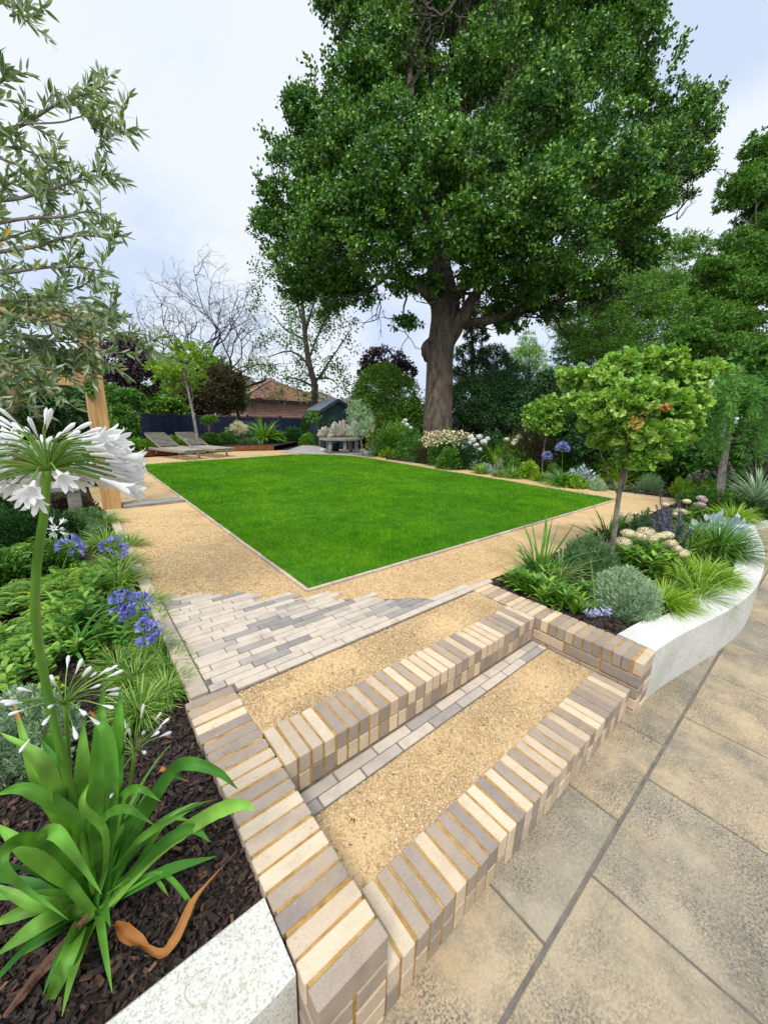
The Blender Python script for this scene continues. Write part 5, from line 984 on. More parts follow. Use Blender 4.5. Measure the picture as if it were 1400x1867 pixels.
# bear's breeches spikes
def spikes(name,lb,base,tips,mat,leafm,n=70,r=.035,L=.03,W=.03,fol=(400,.10,.05,.45,.3),group=None,tmx=None,st=.55):
    t=thing(name,lb,'flowering plant',base,group); b=Bag()
    if fol: 
        d=rdir(fol[0]); d[:,2]=abs(d[:,2]); pos=np.array(base)+d*rng.uniform(.4,1,(fol[0],1))*[fol[3],fol[3],fol[4]]; scatter(b,tmx or D4,pos,d+rdir(fol[0])*.5+[0,0,.4],rdir(fol[0])+[0,0,.8],fol[1],fol[2],rng.uniform(0,1,fol[0])); sub(b,'foliage',leafm,t)
    for tp in tips:
        r0=np.array(base)+rng.normal(0,.06,3)*[1,1,0]; sp=spline([r0,(r0+tp)/2+rng.normal(0,.02,3),tp],5); b=Bag(); tube(b,sp,.004,4); sub(b,'flower_stem',M['flower_stem'],t)
        b=Bag(); s=rng.uniform(st,1,n); pos=np.array([sp[0]*0+np.array([np.interp(q,np.linspace(0,1,len(sp)),sp[:,i]) for i in range(3)]) for q in s]); a=rng.uniform(0,6.28,n); dd=np.c_[np.cos(a),np.sin(a),np.full(n,.2)]; pos=pos+dd*r*.4*(1.15-s)[:,None]
        scatter(b,D4,pos,dd+rdir(n)*.2,rdir(n)*.3+[0,0,1],L,W,rng.uniform(0,1,n)); sub(b,'flower_spike',mat,t)
p=G(1322,900,.3); d=depth(p)
spikes('acanthus','tall bears breeches with stout pink-white flower spikes at the foot of the weeping conifer',p,[P(a,c,d-.2) for a,c in [(1303,842),(1311,838),(1320,846),(1330,850),(1336,856),(1326,842),(1316,852),(1298,860)]],M['pink_petal'],M['mid_leaf'],n=110,r=.06,L=.045,W=.035,fol=(600,.14,.07,.4,.35),group='pink-white flower spikes')
p=G(1275,902,.3); d=depth(p)
spikes('acanthus','shorter cluster of pink-white flower spikes, left of the tall ones',p,[P(a,c,d-.2) for a,c in [(1256,866),(1264,862),(1273,858),(1282,862),(1290,858),(1270,870),(1286,872)]],M['pink_petal'],M['light_leaf'],n=90,r=.05,L=.035,W=.03,fol=(600,.10,.06,.35,.3),group='pink-white flower spikes')
T2('astelia','big arching silver-green striped clump behind the bend of the white wall',1375,918,110,858,150,.035,'silver_leaf',z=.3,cat='plant',spread=(.1,1.2),bend=.9)
# ================================================================== PLANTER ON THE RIGHT
ZP=.30
b=Bag(); poly(b,[(2.395,.55)]+[tuple(p) for p in WMs if p[0]<9.2 and p[0]>2.45]+[(9.2,1.66),(2.395,1.60)],ZP); kind(b.build('planter_soil',M['soil']),'structure')
bt=np.array(pc)*np.array([1.0,.42,.16])
def chips(name,pts,z,lb,smin=.012,smax=.035,lift=.012):
    n=len(pts); b=Bag(); s=rng.uniform(smin,smax,n)*rng.choice([.6,1,1,1.6],n); pos=np.c_[pts,z+rng.uniform(0,lift,n)]
    t=norm(np.c_[rng.normal(size=(n,2)),rng.normal(0,.22,n)]); nn=norm(np.c_[rng.normal(0,.35,(n,2)),np.ones(n)]); s1=norm(np.cross(t,nn)); s2=np.cross(s1,t)
    v=bt[None]*rng.uniform(.6,1.35,(n,8,3)); v=(v[:,:,0:1]*t[:,None]+v[:,:,1:2]*s1[:,None]+v[:,:,2:3]*s2[:,None])*s[:,None,None]*1.6+pos[:,None]
    cf=np.array([[0,1,3,2],[4,6,7,5],[0,4,5,1],[2,3,7,6],[0,2,6,4],[1,5,7,3]]); f=(cf[None]+(np.arange(n)*8)[:,None,None]).reshape(-1,4)
    b.add(v.reshape(-1,3),[f],np.repeat(rng.beta(1.2,2.6,n),6)); o=b.build(name,M['bark']); kind(o,'stuff'); tag(o,lb,'bark mulch'); return o
pts=rpts(26000,2.40,.62,9.2,1.62); wy=np.interp(pts[:,0],WIs[:,0],WIs[:,1]); dd=np.hypot(pts[:,0],pts[:,1]); pts=pts[(pts[:,1]>wy+.01)&(rng.uniform(size=len(pts))<np.clip((3.6/dd)**1.5,0,1))]
chips('bark_mulch',pts,ZP+.003,'dark bark chips covering the right-hand planter')
def PL(px,py): return G(px,py,ZP)
# long low clump of young lily shoots
def lilies(lb,px,py,n):
    p=PL(px,py); b=Bag()
    for i in range(n):
        q=p+np.array([rng.uniform(-.08,.08),rng.uniform(-.08,.08),0]); blades(b,q,14,.18,.024,spread=(.05,.9),bend=1.0,br=.012,K=6)
        tt=norm(np.array([rng.normal(0,.1),rng.normal(0,.1),1])); k=16; s=rng.uniform(.1,.9,k); a=rng.uniform(0,6.28,k); pos=q+tt*(s*.16)[:,None]; scatter(b,LAN,pos,np.c_[np.cos(a),np.sin(a),np.full(k,.7)],np.c_[0*a,0*a,np.ones(k)],.085,.020,rng.uniform(0,1,k))
    o=b.build('lily_shoots',M['light_leaf'],loc=p); tag(o,lb,'plant','leafy green shoots along the front of the planter')
for i,(px,py,nn,lb) in enumerate([(950,1078,6,'leafy green shoots nearest the path corner of the right planter'),(978,1092,7,'leafy green shoots second from the path corner of the right planter'),(1008,1103,7,'leafy green shoots in the middle of the row behind the brick wing wall'),(1035,1116,6,'leafy green shoots just left of the faded blue flower'),(1062,1098,5,'leafy green shoots between the faded flower and the silver lavender'),(1000,1070,6,'leafy green shoots under the spiky iris leaves')]): lilies(lb,px,py,nn)
# iris
p=PL(985,1055); t=thing('iris_clump','spiky iris clump with stiff upright and arching leaves at the left of the planter','plant',p); b=Bag()
blades(b,p,40,.30,.022,spread=(.05,.8),bend=.5,br=.06,K=7); blades(b,p,30,.48,.012,spread=(.3,1.0),bend=1.1,br=.06,K=8)
d=depth(p)
for (a,c,wd) in [(997,925,.030),(1008,940,.018),(1050,950,.016),(965,935,.012),(948,942,.016),(1020,952,.012)]:
    q=P(a,c,d-.12); s_=spline([p+rng.normal(0,.02,3)*[1,1,0],(p+q)/2+[0,0,.03],q],5); strap(b,s_,wd*np.array(list(np.linspace(.9,1,6))+list(np.linspace(1,.05,len(s_)-6))),norm(np.array([1,-.7,0])),.2,rng.uniform(.2,.8))
sub(b,'foliage',M['agap_leaf'],t)
tuft('variegated_lilyturf','fine cream-striped arching leaves spilling between the iris and the grey lavender',PL(1020,1062),150,.42,.008,M['varieg_leaf'],cat='plant',bend=1.6,spread=(.3,1.4))
p=PL(1068,1050); spiky('grey_lavender','grey-green lavender mound behind the iris, left of the ginkgo stem',p,pxl(105,p),topz(p,975)-ZP,420,.050,.0085,M['teal_leaf'],cat='lavender',group='lavender mounds in the planter',per=30)
p=PL(1132,1112); spiky('grey_lavender','silvery dome of lavender at the foot of the larger ginkgo, nearest the white wall',p,pxl(122,p),topz(p,1040)-ZP,640,.045,.0085,M['silver_leaf'],cat='lavender',group='lavender mounds in the planter',per=34)
# faded agapanthus
p=PL(1055,1062); c=P(1082,1092,depth(PL(1082,1125))); t=thing('agapanthus','faded pale blue agapanthus head drooping onto the bark of the planter','agapanthus',p)
b=Bag(); tube(b,spline([p,PL(1066,1065)+[0,0,.22],c+[0,0,.03],c],6),.0035,6); sub(b,'flower_stem',M['flower_stem'],t); umbel(t,c,.085,(0,0,-1),34,0,M['pale_blue_petal'],fs=.045,lo=.45,ped=.001)
M2('dark_shrublet','dark purplish shrublet just left of the ginkgo stem',1092,1000,50,962,900,.03,.012,'brown_leaf',z=ZP)
T2('strap_leaf_clump','short bright green strap leaves behind the ginkgo stem',1108,992,30,936,40,.022,'agap_leaf',z=ZP,bend=.5,cat='plant')
M2('green_mound','low green clump under the back sedum heads',1150,968,60,948,900,.05,.018,'mid_leaf',z=ZP)
sd=dict(cat='sedum',group='sedums with flat cream flower heads')
def sedum(lb,px,py,w_,top,n,heads,hm='cream_petal',hr=.05):
    p=PL(px,py); h=topz(p,top)-ZP; t=thing('sedum',lb,'sedum',p,sd['group']); b=Bag(); d=depth(p)
    hp=[P(a,c,d-pxl(w_,p)*.2-(c-heads[0][1])*0.0) for a,c in heads]
    for k in range(n//16):
        q=p+np.array([rng.uniform(-.5,.5)*pxl(w_,p),rng.uniform(-.5,.5)*pxl(w_,p)*.8,0]); zt=h*rng.uniform(.7,.95); m_=16; s=rng.uniform(.15,1,m_); a=rng.uniform(0,6.28,m_); pos=q+np.c_[0*s,0*s,s*zt]; scatter(b,OV,pos,np.c_[np.cos(a),np.sin(a),np.full(m_,.55)],np.c_[-np.cos(a),-np.sin(a),np.full(m_,1.6)],.075,.032,rng.uniform(0,1,m_))
    sub(b,'foliage',M['light_leaf'],t)
    for q in hp: flower_ball(t,q,hr*rng.uniform(1.0,1.35),M[hm],n=520,sz=.009,flat=.6)
    for q in hp: b=Bag(); branch(b,p+rng.normal(0,.05,3)*[1,1,0],q,.006,.004,5,4,.03); sub(b,'stem',M['flower_stem'],t)
sedum('sedum with three rounded cream heads beside the ginkgo stem, above light green leaves',1160,1048,95,985,700,[(1136,988),(1168,977),(1185,980),(1145,972),(1178,970)],hr=.055)
sedum('sedum with a diagonal run of cream heads in the middle of the planter',1215,1040,60,1000,260,[(1205,977),(1217,975),(1222,990),(1231,999),(1241,1010),(1245,1008),(1192,978)],hr=.045)
sedum('back sedum with cream heads and pinkish buds, behind the ginkgo stem',1150,975,50,955,160,[(1138,945),(1145,950),(1135,940),(1156,938)],hr=.05)
sedum('sedum with one pink-tinged head towards the far end of the planter',1278,945,40,925,160,[(1278,908),(1282,912),(1277,920)],hm='pink_petal',hr=.05)
sedum('yellow-green headed sedum behind the violet spikes',1243,950,46,930,200,[(1240,932),(1247,936),(1252,914),(1233,938),(1212,920)],hr=.05)
p=PL(1166,985); spiky('spurge','bluish upright spurge with whorled leaves and one tall bud, behind the ginkgo stem',p,pxl(46,p),topz(p,925)-ZP,40,.05,.012,M['teal_leaf'],per=40)
p=PL(1212,1010); d=depth(p)
spikes('russian_sage','haze of violet-blue flower spikes in the middle of the planter',p,[P(a+rng.normal(0,3),c+rng.normal(0,3),d-rng.uniform(-.1,.25)) for a,c in [(1205,908),(1197,925),(1190,935),(1212,920),(1220,930),(1228,925),(1234,918),(1204,935),(1215,940),(1226,945),(1186,945),(1198,950),(1240,935),(1232,955),(1248,950),(1212,955),(1255,965),(1205,965),(1222,965)]],M['violet_petal'],M['teal_leaf'],n=210,r=.035,L=.018,W=.012,fol=(900,.03,.006,.22,.3),st=.35)
gl=dict(group='grassy clumps in the planter')
def GR(nm,lb,px,py,n,L,W,mt,bend=1.6,spread=(.1,1.3),**kw): tuft(nm,lb,PL(px,py),n,L,W,M[mt],bend=bend,spread=spread,group=gl['group'],br=kw.pop('br',.06),cat='ornamental grass',**kw)
GR('hakone_grass','lime green grass mound right of the silvery lavender dome',1205,1108,560,.24,.010,'lime_leaf',br=.09)
GR('hakone_grass','lime green grass mound against the inside bend of the white wall',1282,1060,760,.25,.011,'lime_leaf',br=.13)
GR('hakone_grass','lime green grass between the two lime mounds, under the cream sedum heads',1242,1066,420,.22,.011,'lime_leaf',br=.09)
GR('arching_sedge','thin arching sedge spilling over the wall top near the black pipe',1270,1092,160,.36,.007,'sedge_leaf',bend=1.5)
GR('carex','large dark green sedge whose long blades arch over the white wall',1305,1012,620,.52,.010,'mid_leaf',bend=1.6,br=.1)
GR('carex','dark sedge filling the middle of the planter behind the lime mounds',1255,1010,420,.40,.009,'sedge_leaf',bend=1.4,br=.1)
GR('hakone_grass','lime grass near the far end of the planter beside the silver leaves',1335,952,420,.34,.012,'lime_leaf',br=.12)
M2('silver_leaf_plant','large ghostly silver-white leaves behind the long dark sedge',1312,982,72,940,120,.10,.075,'white_leaf',z=ZP,tm=OV,group='big silver-leaved plants')
M2('silver_leaf_plant','silver-white leaves by the striped clump at the far end of the planter',1345,908,40,888,60,.13,.09,'white_leaf',z=ZP,tm=OV,group='big silver-leaved plants')
M2('geranium_bush','spreading dark green fine-leaved bush at the far corner of the planter',1290,925,100,885,3600,.045,.03,'mid_leaf',z=ZP,cat='shrub')
M2('geranium_bush','dark green bush tumbling over the wall end with a few pale flowers',1362,942,70,908,2600,.05,.035,'dark_leaf',z=ZP,cat='shrub',hd=[(1372,935),(1366,928),(1374,944)],headm=M['white_petal'],hr=.03)
b=Bag(); tube(b,spline([G(1178,1132,.335)+[0,0,-.01],G(1210,1120,.335),G(1240,1104,.34),G(1262,1086,.345),G(1290,1072,.345),G(1318,1058,.345),G(1335,1040,.34),G(1338,1010,.335)],6),.009,8); o=b.build('irrigation_pipe',M['dark_trim'],smooth=True); tag(o,'thin black irrigation pipe lying along the inside of the curved white wall','pipe')
# larger ginkgo
small_tree('ginkgo','larger standard ginkgo in the planter with a dense fan-leaved head',1110,1046,ZP,[(1118,985,.95),(1128,905,.85),(1142,825,.8),(1152,770,.6)],.023,[(1085,692,36,24),(1140,668,44,22,.05),(1200,658,40,20,.05),(1258,686,34,20,.1),(1298,668,22,9,.1),(1058,732,30,14),(1108,742,46,26,-.15),(1172,722,52,30,-.2),(1238,738,42,28),(1148,786,50,26,-.1),(1205,790,44,30),(1252,778,28,24,.15),(1108,796,30,18),(1165,836,44,14),(1036,688,22,14,.1),(1228,646,16,14),(1272,728,20,12,.1),(1075,768,20,12),(1165,745,60,50,.25)],9000,.046,.052,'ginkgo_leaf',bk='grey_bark',tm=FAN,limbs=14,per=8,group='standard ginkgo trees',shell=.5,clump=.16,upn=.7,cw=.4)
gk=[x for x in COL.objects if x.name.startswith('ginkgo')][-1]
b=Bag(); c=P(1161,768,depth(PL(1110,1046))-.86); k=22; scatter(b,OV,c+rng.normal(0,.018,(k,3)),rdir(k)+[0,0,-.6],rdir(k),.034,.02,rng.uniform(0,1,k)); c2=P(1218,742,depth(PL(1110,1046))-.78); scatter(b,OV,c2+rng.normal(0,.012,(8,3)),rdir(8),rdir(8),.04,.03,rng.uniform(0,1,8)); sub(b,'dead_leaves',M['dead_leaf'],gk)
# bark over the right border
pts=rpts(60000,7.3,1.3,13,10.5); ex=np.interp(pts[:,1],[1.3,1.66,2.8,3.9,5.2,6.8,8.6,9.7,10.5],[8.1,8.02,7.82,7.8,7.76,7.58,7.32,7.9,8.4]); pts=pts[(pts[:,0]>ex+.02)&(pts[:,0]<ex+1.6)&(rng.uniform(size=len(pts))<.7)]
chips('bark_mulch',pts,ZL-.035,'dark red-brown bark chips along the right border',.03,.06,.03)
b=Bag(); poly(b,[(8.03,1.62),(7.83,2.8),(7.81,3.9),(7.77,5.2),(7.59,6.8),(7.33,8.6),(8.2,9.9),(30,12),(30,1.62)],ZL-.03); kind(b.build('border_soil',M['soil']),'structure')
# ================================================================== PERGOLA AND LEFT BED
def pergola():
    L=(.36,5.88,ZL); t=thing('timber_pergola','new orange-brown timber pergola frame beside the gravel path','pergola',L); zt=topz(np.array([.36,5.8,ZL]),565)
    for x0 in (.36,-2.4):
        b=Bag(); cbox(b,(x0,5.88,(zt+ZL)/2-.02),(.19,.19,zt-ZL),.008); sub(b,'post',M['pine'],t)
    b=Bag(); beam(b,(-2.9,5.80,zt-.11),(.262,5.80,zt-.11),.05,.20,.005); sub(b,'beam',M['pine'],t)
    for i,pyy in enumerate((660,680,696)):
        z=topz(np.array([.2,5.8,ZL]),pyy); b=Bag(); beam(b,(-2.3,5.86,z),(.262,5.86,z),.045,.085,.004); sub(b,'rail',M['pine'],t)
    for k in range(1): 
        b=Bag(); beam(b,(.36,5.98,zt-.11),(.36,8.4,zt-.11),.05,.20,.005) if False else beam(b,(-2.4,5.98,zt-.11),(-2.4,8.4,zt-.11),.05,.2,.005); sub(b,'beam',M['pine'],t)
    p=np.array([.30,5.775,ZL]); b=Bag(); z0=topz(np.array([.30,5.78,ZL]),735); z1=topz(np.array([.30,5.78,ZL]),690); tube(b,spline([[.32,5.77,z0],[.30,5.77,(z0+z1)/2],[.32,5.77,z1]],4),.004,5)
    for pyy,n in ((700,60),(708,40),(718,30)):
        z=topz(np.array([.30,5.78,ZL]),pyy); k=n; pos=np.array([.31,5.765,z])+rng.normal(0,.028,(k,3))*[1,.4,1.3]; scatter(b,OV,pos,rdir(k),rdir(k)+[0,-1,0],.035,.025,rng.uniform(0,1,k))
    o=b.build('climber',M['mid_leaf'],loc=p); tag(o,'tiny green climber clinging to the pergola post','climbing plant')
pergola()
b=Bag()
for i,y in enumerate((5.79,5.89,5.98)): cbox(b,(.83-.01*i,y,ZL+.002),(.72,.085,.05),.006,val=.5,rot=rng.normal(0,.004))
o=b.build('timber_threshold',M['oldwood']); tag(o,'grey timber sleepers let flush into the gravel at the foot of the pergola post','sleeper')
b=Bag(); 
for i in range(2): beam(b,(-1.6,5.3+.22*i,.72),(.06,5.3+.22*i,.72),.2,.06,.008)
for x in (-1.3,.0): cbox(b,(x,5.4,.5),(.12,.36,.42),.01)
o=b.build('timber_platform',M['oldwood']); tag(o,'grey weathered timber platform behind the large white flower head','platform')
# mossy stump
def stump():
    base=G(40,905,.29); d=depth(base); t=thing('mossy_stump','mossy red-brown old root wood behind the white flower on the left','tree stump',base); b=Bag()
    for path,r in [([(70,890),(78,800),(72,740),(62,690)],.09),([(45,890),(35,800),(30,730),(10,690)],.13),([(60,800),(80,770),(86,745)],.04),([(20,860),(-20,780),(-60,720)],.12)]:
        q=[P(a,c,d+rng.normal(0,.05)) for a,c in path]; tube(b,spline(q,5),np.linspace(r,r*.55,len(spline(q,5))),10,wob=.12)
    sub(b,'wood',M['red_bark'],t,True); b=Bag(); foliage(b,[B(30,720,34,13,d-.1),B(45,735,28,8,d-.15),B(10,745,40,12,d-.1),B(40,880,70,14,d-.1),B(95,905,40,8,d)],6000,.022,.010,clump=.2,upn=.5,droop=.5); sub(b,'moss',M['moss'],t)
stump()
# screens of shrubs on the left
for i,(lb,d,bl,mt,n,L,W) in enumerate([('dark rhododendron with rosettes of long leaves under the pergola rails',5.2,[(120,735,44,34),(70,770,40,30,.3),(150,780,30,36,.4),(90,720,30,20)],'dark_leaf',2600,.12,.04),
    ('tall green shrub filling the gap under the pergola',8.5,[(110,730,50,50),(50,700,50,50,.3),(160,770,34,44,-.2),(10,740,50,60,.5)],'mid_leaf',12000,.07,.045),
    ('dark shrub at the left edge behind the mossy stump',7.0,[(-10,760,50,60),(20,830,50,40,.1),(60,840,60,34,.2)],'dark_leaf',8000,.07,.045),
    ('low green bush left of the pergola post foot',6.4,[(150,860,40,34),(110,850,40,30,.2),(185,880,18,20)],'mid_leaf',6000,.06,.04)]):
    base=pz(bl[0][0],900,.29,d); shrub('leafy_shrub',lb,base,[B(q[0],q[1],q[2],q[3],d+(q[4] if len(q)>4 else 0)) for q in bl],n,L,W,M[mt],tm=LAN if i==0 else D4,group='shrubs under and behind the pergola',shell=.5)
T('tall_hedge','tall green hedge far behind the pergola',16,[(90,0),(90,700,.8)],[(60,720,90,60),(140,730,60,50,.5),(-40,700,80,80),(180,760,40,40,.3)],22000,.13,.08,'mid_leaf','dark_bark',tr=.1,cat='hedge')
# soil chips of the left bed
def LB(px,py,z=None): return G(px,py,ZS+.01 if z is None else z)
pts=rpts(260000,-3.2,.74,.255,6.0); dd=np.hypot(pts[:,0],pts[:,1]); pts=pts[(pts[:,0]<np.where(pts[:,1]>1.6,.27,.245))&(rng.uniform(size=len(pts))<np.clip((1.25/dd)**1.6,0,1))]
chips('bark_mulch',pts,ZS+.003,'dark wet bark chips covering the left planting bed',.0045,.0135,.020)
for i,(px,py,px2,py2,r) in enumerate([(60,1835,160,1700,.010)]): pass
b=Bag(); tube(b,spline([LB(10,1866)+[0,0,.02],LB(70,1800)+[0,0,.03],LB(165,1690)+[0,0,.04]],5),[.004,.006,.009,.011,.012,.012,.012,.011,.01,.008,.006],6,wob=.25); o=b.build('wood_splinter',M['red_bark']); tag(o,'long brown splinter of bark lying under the front leaves','bark piece')
# sedges
sg=dict(cat='sedge',group='striped sedges along the left bed edge')
for i,(px,py,n,L,W,lb) in enumerate([(225,1165,420,.13,.0042,'low sedge just under the lower blue flowers'),(285,1190,420,.13,.0042,'low bright sedge against the stone edging by the paving'),(245,1240,460,.13,.0042,'dense sedge in the middle of the lower green mat'),(305,1262,380,.13,.0042,'sedge beside the far end of the brick coping'),(255,1300,380,.15,.0042,'frontmost sedge of the green mat, beside the bark'),(310,1215,300,.12,.0042,'sedge between the green mat and the edging, at the paving corner'),(215,1215,300,.13,.0042,'leftmost sedge of the green mat'),(275,1140,260,.13,.0042,'sedge at the top of the lower green mat, next to the edging'),
   (215,1075,420,.28,.006,'arching sedge below the middle blue flower'),(215,1040,300,.26,.006,'arching sedge behind the middle blue flower'),(195,1000,360,.26,.006,'arching sedge left of the gravel, second clump from the pergola post'),(190,960,360,.26,.007,'sedge clump nearest the pergola post'),(265,1115,240,.20,.005,'sedge between the two groups of blue flowers'),(235,1000,240,.22,.006,'sedge half over the edging beside the upper gravel path'),(150,985,260,.26,.006,'sedge behind the pale fallen flowers')]):
    tuft('sedge',lb,LB(px,py),n,L,W,M['sedge_leaf' if i not in (14,) else 'teal_leaf'],bend=1.7,spread=(.1,1.2),br=.07 if i<8 else .06,**sg)
# leafy herbs
def herb(lb,px,py,ns,h,L,W,mat,spr=.12,name='leafy_herb',group=None,tm=OV,cat='plant'):
    p=LB(px,py); b=Bag(); bs=Bag()
    for i in range(ns):
        q=p+np.array([rng.normal(0,spr),rng.normal(0,spr),0]); tip=q+np.array([rng.normal(0,.25),rng.normal(0,.25),1])*h*rng.uniform(.5,1.1); sp=spline([q,(q+tip)/2+rng.normal(0,.01,3),tip],5); tube(bs,sp,.0018,4,cap=False)
        a0=rng.uniform(0,6.28)
        for k,s in enumerate(np.linspace(.2,1,7)):
            c=sp[int(s*(len(sp)-1))]; 
            for m_ in range(2):
                a=a0+k*math.pi/2+m_*math.pi; t_=np.array([[math.cos(a),math.sin(a),.35 if s<.95 else .9]]); l=L*rng.uniform(.75,1.15); scatter(b,tm,c[None],t_,np.array([[rng.normal(0,.2),rng.normal(0,.2),1.]]),l,l*W/L,rng.uniform(0,1))
    t=thing(name,lb,cat,p,group); sub(bs,'stem',M['flower_stem'],t); sub(b,'foliage',mat,t)
hg='broad-leaved young shrubs in the left bed'
herb('leafy young shrub with paired bright leaves left of the lower blue flowers',175,1140,12,.22,.062,.034,M['agap_leaf'],.08,'young_shrub',hg)
herb('leafy young shrub just below the lower blue flowers',195,1180,9,.15,.058,.032,M['agap_leaf'],.07,'young_shrub',hg)
herb('leafy young shrub behind the group of blue flowers',150,1100,10,.22,.06,.03,M['agap_leaf'],.10,'young_shrub',hg)
herb('small leafy shoots in the bark left of the thick flower stem, lower down',30,1250,8,.12,.055,.03,M['light_leaf'],.08,'young_shrub',hg)
herb('bright leaves right of the thick flower stem, above the budded heads',120,1190,12,.12,.05,.028,M['light_leaf'],.10,'young_shrub',hg)
herb('fresh green ground leaves below the ferny patch at the left edge',20,1180,16,.16,.05,.022,M['light_leaf'],.14,'young_shrub',hg)
herb('yellow-green round leaves in the bark by the stem of the budded flower',60,1290,8,.06,.045,.035,M['lime_leaf'],.07,'young_shrub',hg)
fg='ferny ground cover in the left bed'
def ferny(lb,px,py,w_,h,nf,L,mat):
    p=LB(px,py); b=Bag(); R=pxl(w_,p)/2
    for i in range(nf):
        a=rng.uniform(0,6.28); q=p+np.array([math.cos(a),math.sin(a),0])*R*rng.uniform(0,1)**.5; az=rng.uniform(0,6.28); dh=np.array([math.cos(az),math.sin(az),0]); sd=np.array([-dh[1],dh[0],0]); m=12
        s=np.repeat(np.linspace(.12,1,m),2); sg_=np.tile([-1,1],m); c=q+dh*(s*L)[:,None]+np.array([0,0,1])*(h*(.55+np.sin(s*2.2)*.6))[:,None]*rng.uniform(.6,1.1); ll=L*.38*(1.05-s)**.7
        scatter(b,D4,c,sd*sg_[:,None]+dh*.5,np.array([[0,0,1.]])+rng.normal(0,.15,(2*m,3)),np.maximum(ll,.004),np.maximum(ll*.34,.002),rng.uniform(0,1))
    o=b.build('fern',mat,loc=p); tag(o,lb,'fern',fg)
ferny('bright lime ferny patch between the thick stem and the arching sedges',130,1078,110,.10,150,.13,M['lime_leaf'])
ferny('green ferny patch at the left edge beside the thick flower stem',30,1110,120,.10,190,.13,M['light_leaf'])
ferny('green ferny patch left of the thick stem, higher up the bed',20,1040,130,.14,200,.15,M['light_leaf'])
ferny('green ferny patch lower down, left of the thick stem',40,1180,120,.07,170,.10,M['light_leaf'])
ferny('yellow-green ferny fronds just right of the thick stem',110,1130,70,.08,90,.11,M['lime_leaf'])
mg='low dark shrubs of the left bed'
for (px,py,w_,top,n,mt,lb) in [(50,1000,130,915,6000,'dark_leaf','spreading dark small-leaved shrub at the left edge, level with the white fallen flowers'),(120,985,70,935,2600,'dark_leaf','dark small-leaved shrub just right of the flower stem'),(10,960,120,890,4200,'mid_leaf','green small-leaved shrub at the left edge under the white flower head'),(90,1035,90,985,3200,'mid_leaf','green low shrub behind the lime ferny patch'),(140,950,80,900,2600,'brown_leaf','brownish low shrub under the timber platform'),(0,1060,90,1000,2600,'mid_leaf','green low shrub left of the ferny patch')]:
    p=LB(px,py); mound('low_shrub',lb,p,pxl(w_,p),topz(p,top)-p[2],n,.035,.020,M[mt],cat='shrub',group=mg)
p=LB(150,965); spiky('blue_grey_cushion','blue-grey needle-leaved cushion left of the sedges',p,pxl(90,p),topz(p,925)-p[2],130,.05,.008,M['teal_leaf'])
p=LB(40,1375); spiky('grey_lavender','silver lavender dome at the left edge behind the strap leaves',p,pxl(190,p),topz(p,1270)-p[2],420,.032,.0075,M['silver_leaf'],cat='lavender',per=34,tm=OV)
p=LB(100,1010); c=P(100,965,depth(p)-.05); t=thing('fallen_agapanthus','wilting white agapanthus flowers low in the dark shrubs','agapanthus',p); umbel(t,c,.07,(0,0,-.2),14,0,M['white_petal'],fs=.06,lo=-.9)
# blue agapanthus
def blue(lb,bp,cp,R,nf,ax,nl=14,dz=0.,lw=.022,extra=()):
    p=LB(*bp); d=depth(p); hs=[]
    for (c,R_,nf_) in [(cp,R,nf)]+list(extra):
        q=P(c[0],c[1],d-.12+dz); hs.append((q,R_,ax,nf_,0,[p,(p+q)/2+np.array([-.03,0,.05]),q]))
    agap(lb,p,nl,.26,lw,M['blue_petal'],hs,group='blue agapanthus in the left bed',stem_r=.003,fs=.032)
blue('blue agapanthus with two heads leaning over the edging, upper of the near pair',(150,1175),(222,1103),.055,46,(.8,-.2,.4),16,extra=[((256,1098),.035,14)])
blue('blue agapanthus head leaning over the edging just above the low sedge mat',(130,1190),(264,1150),.050,40,(.8,-.3,-.1),14)
blue('blue agapanthus head among the arching sedges beside the upper path',(150,1075),(205,1000),.072,38,(.5,0,.6),10)
blue('blue-violet agapanthus head on a curved stem above the lime ferny patch',(125,1130),(128,998),.055,26,(.2,0,.8),12)
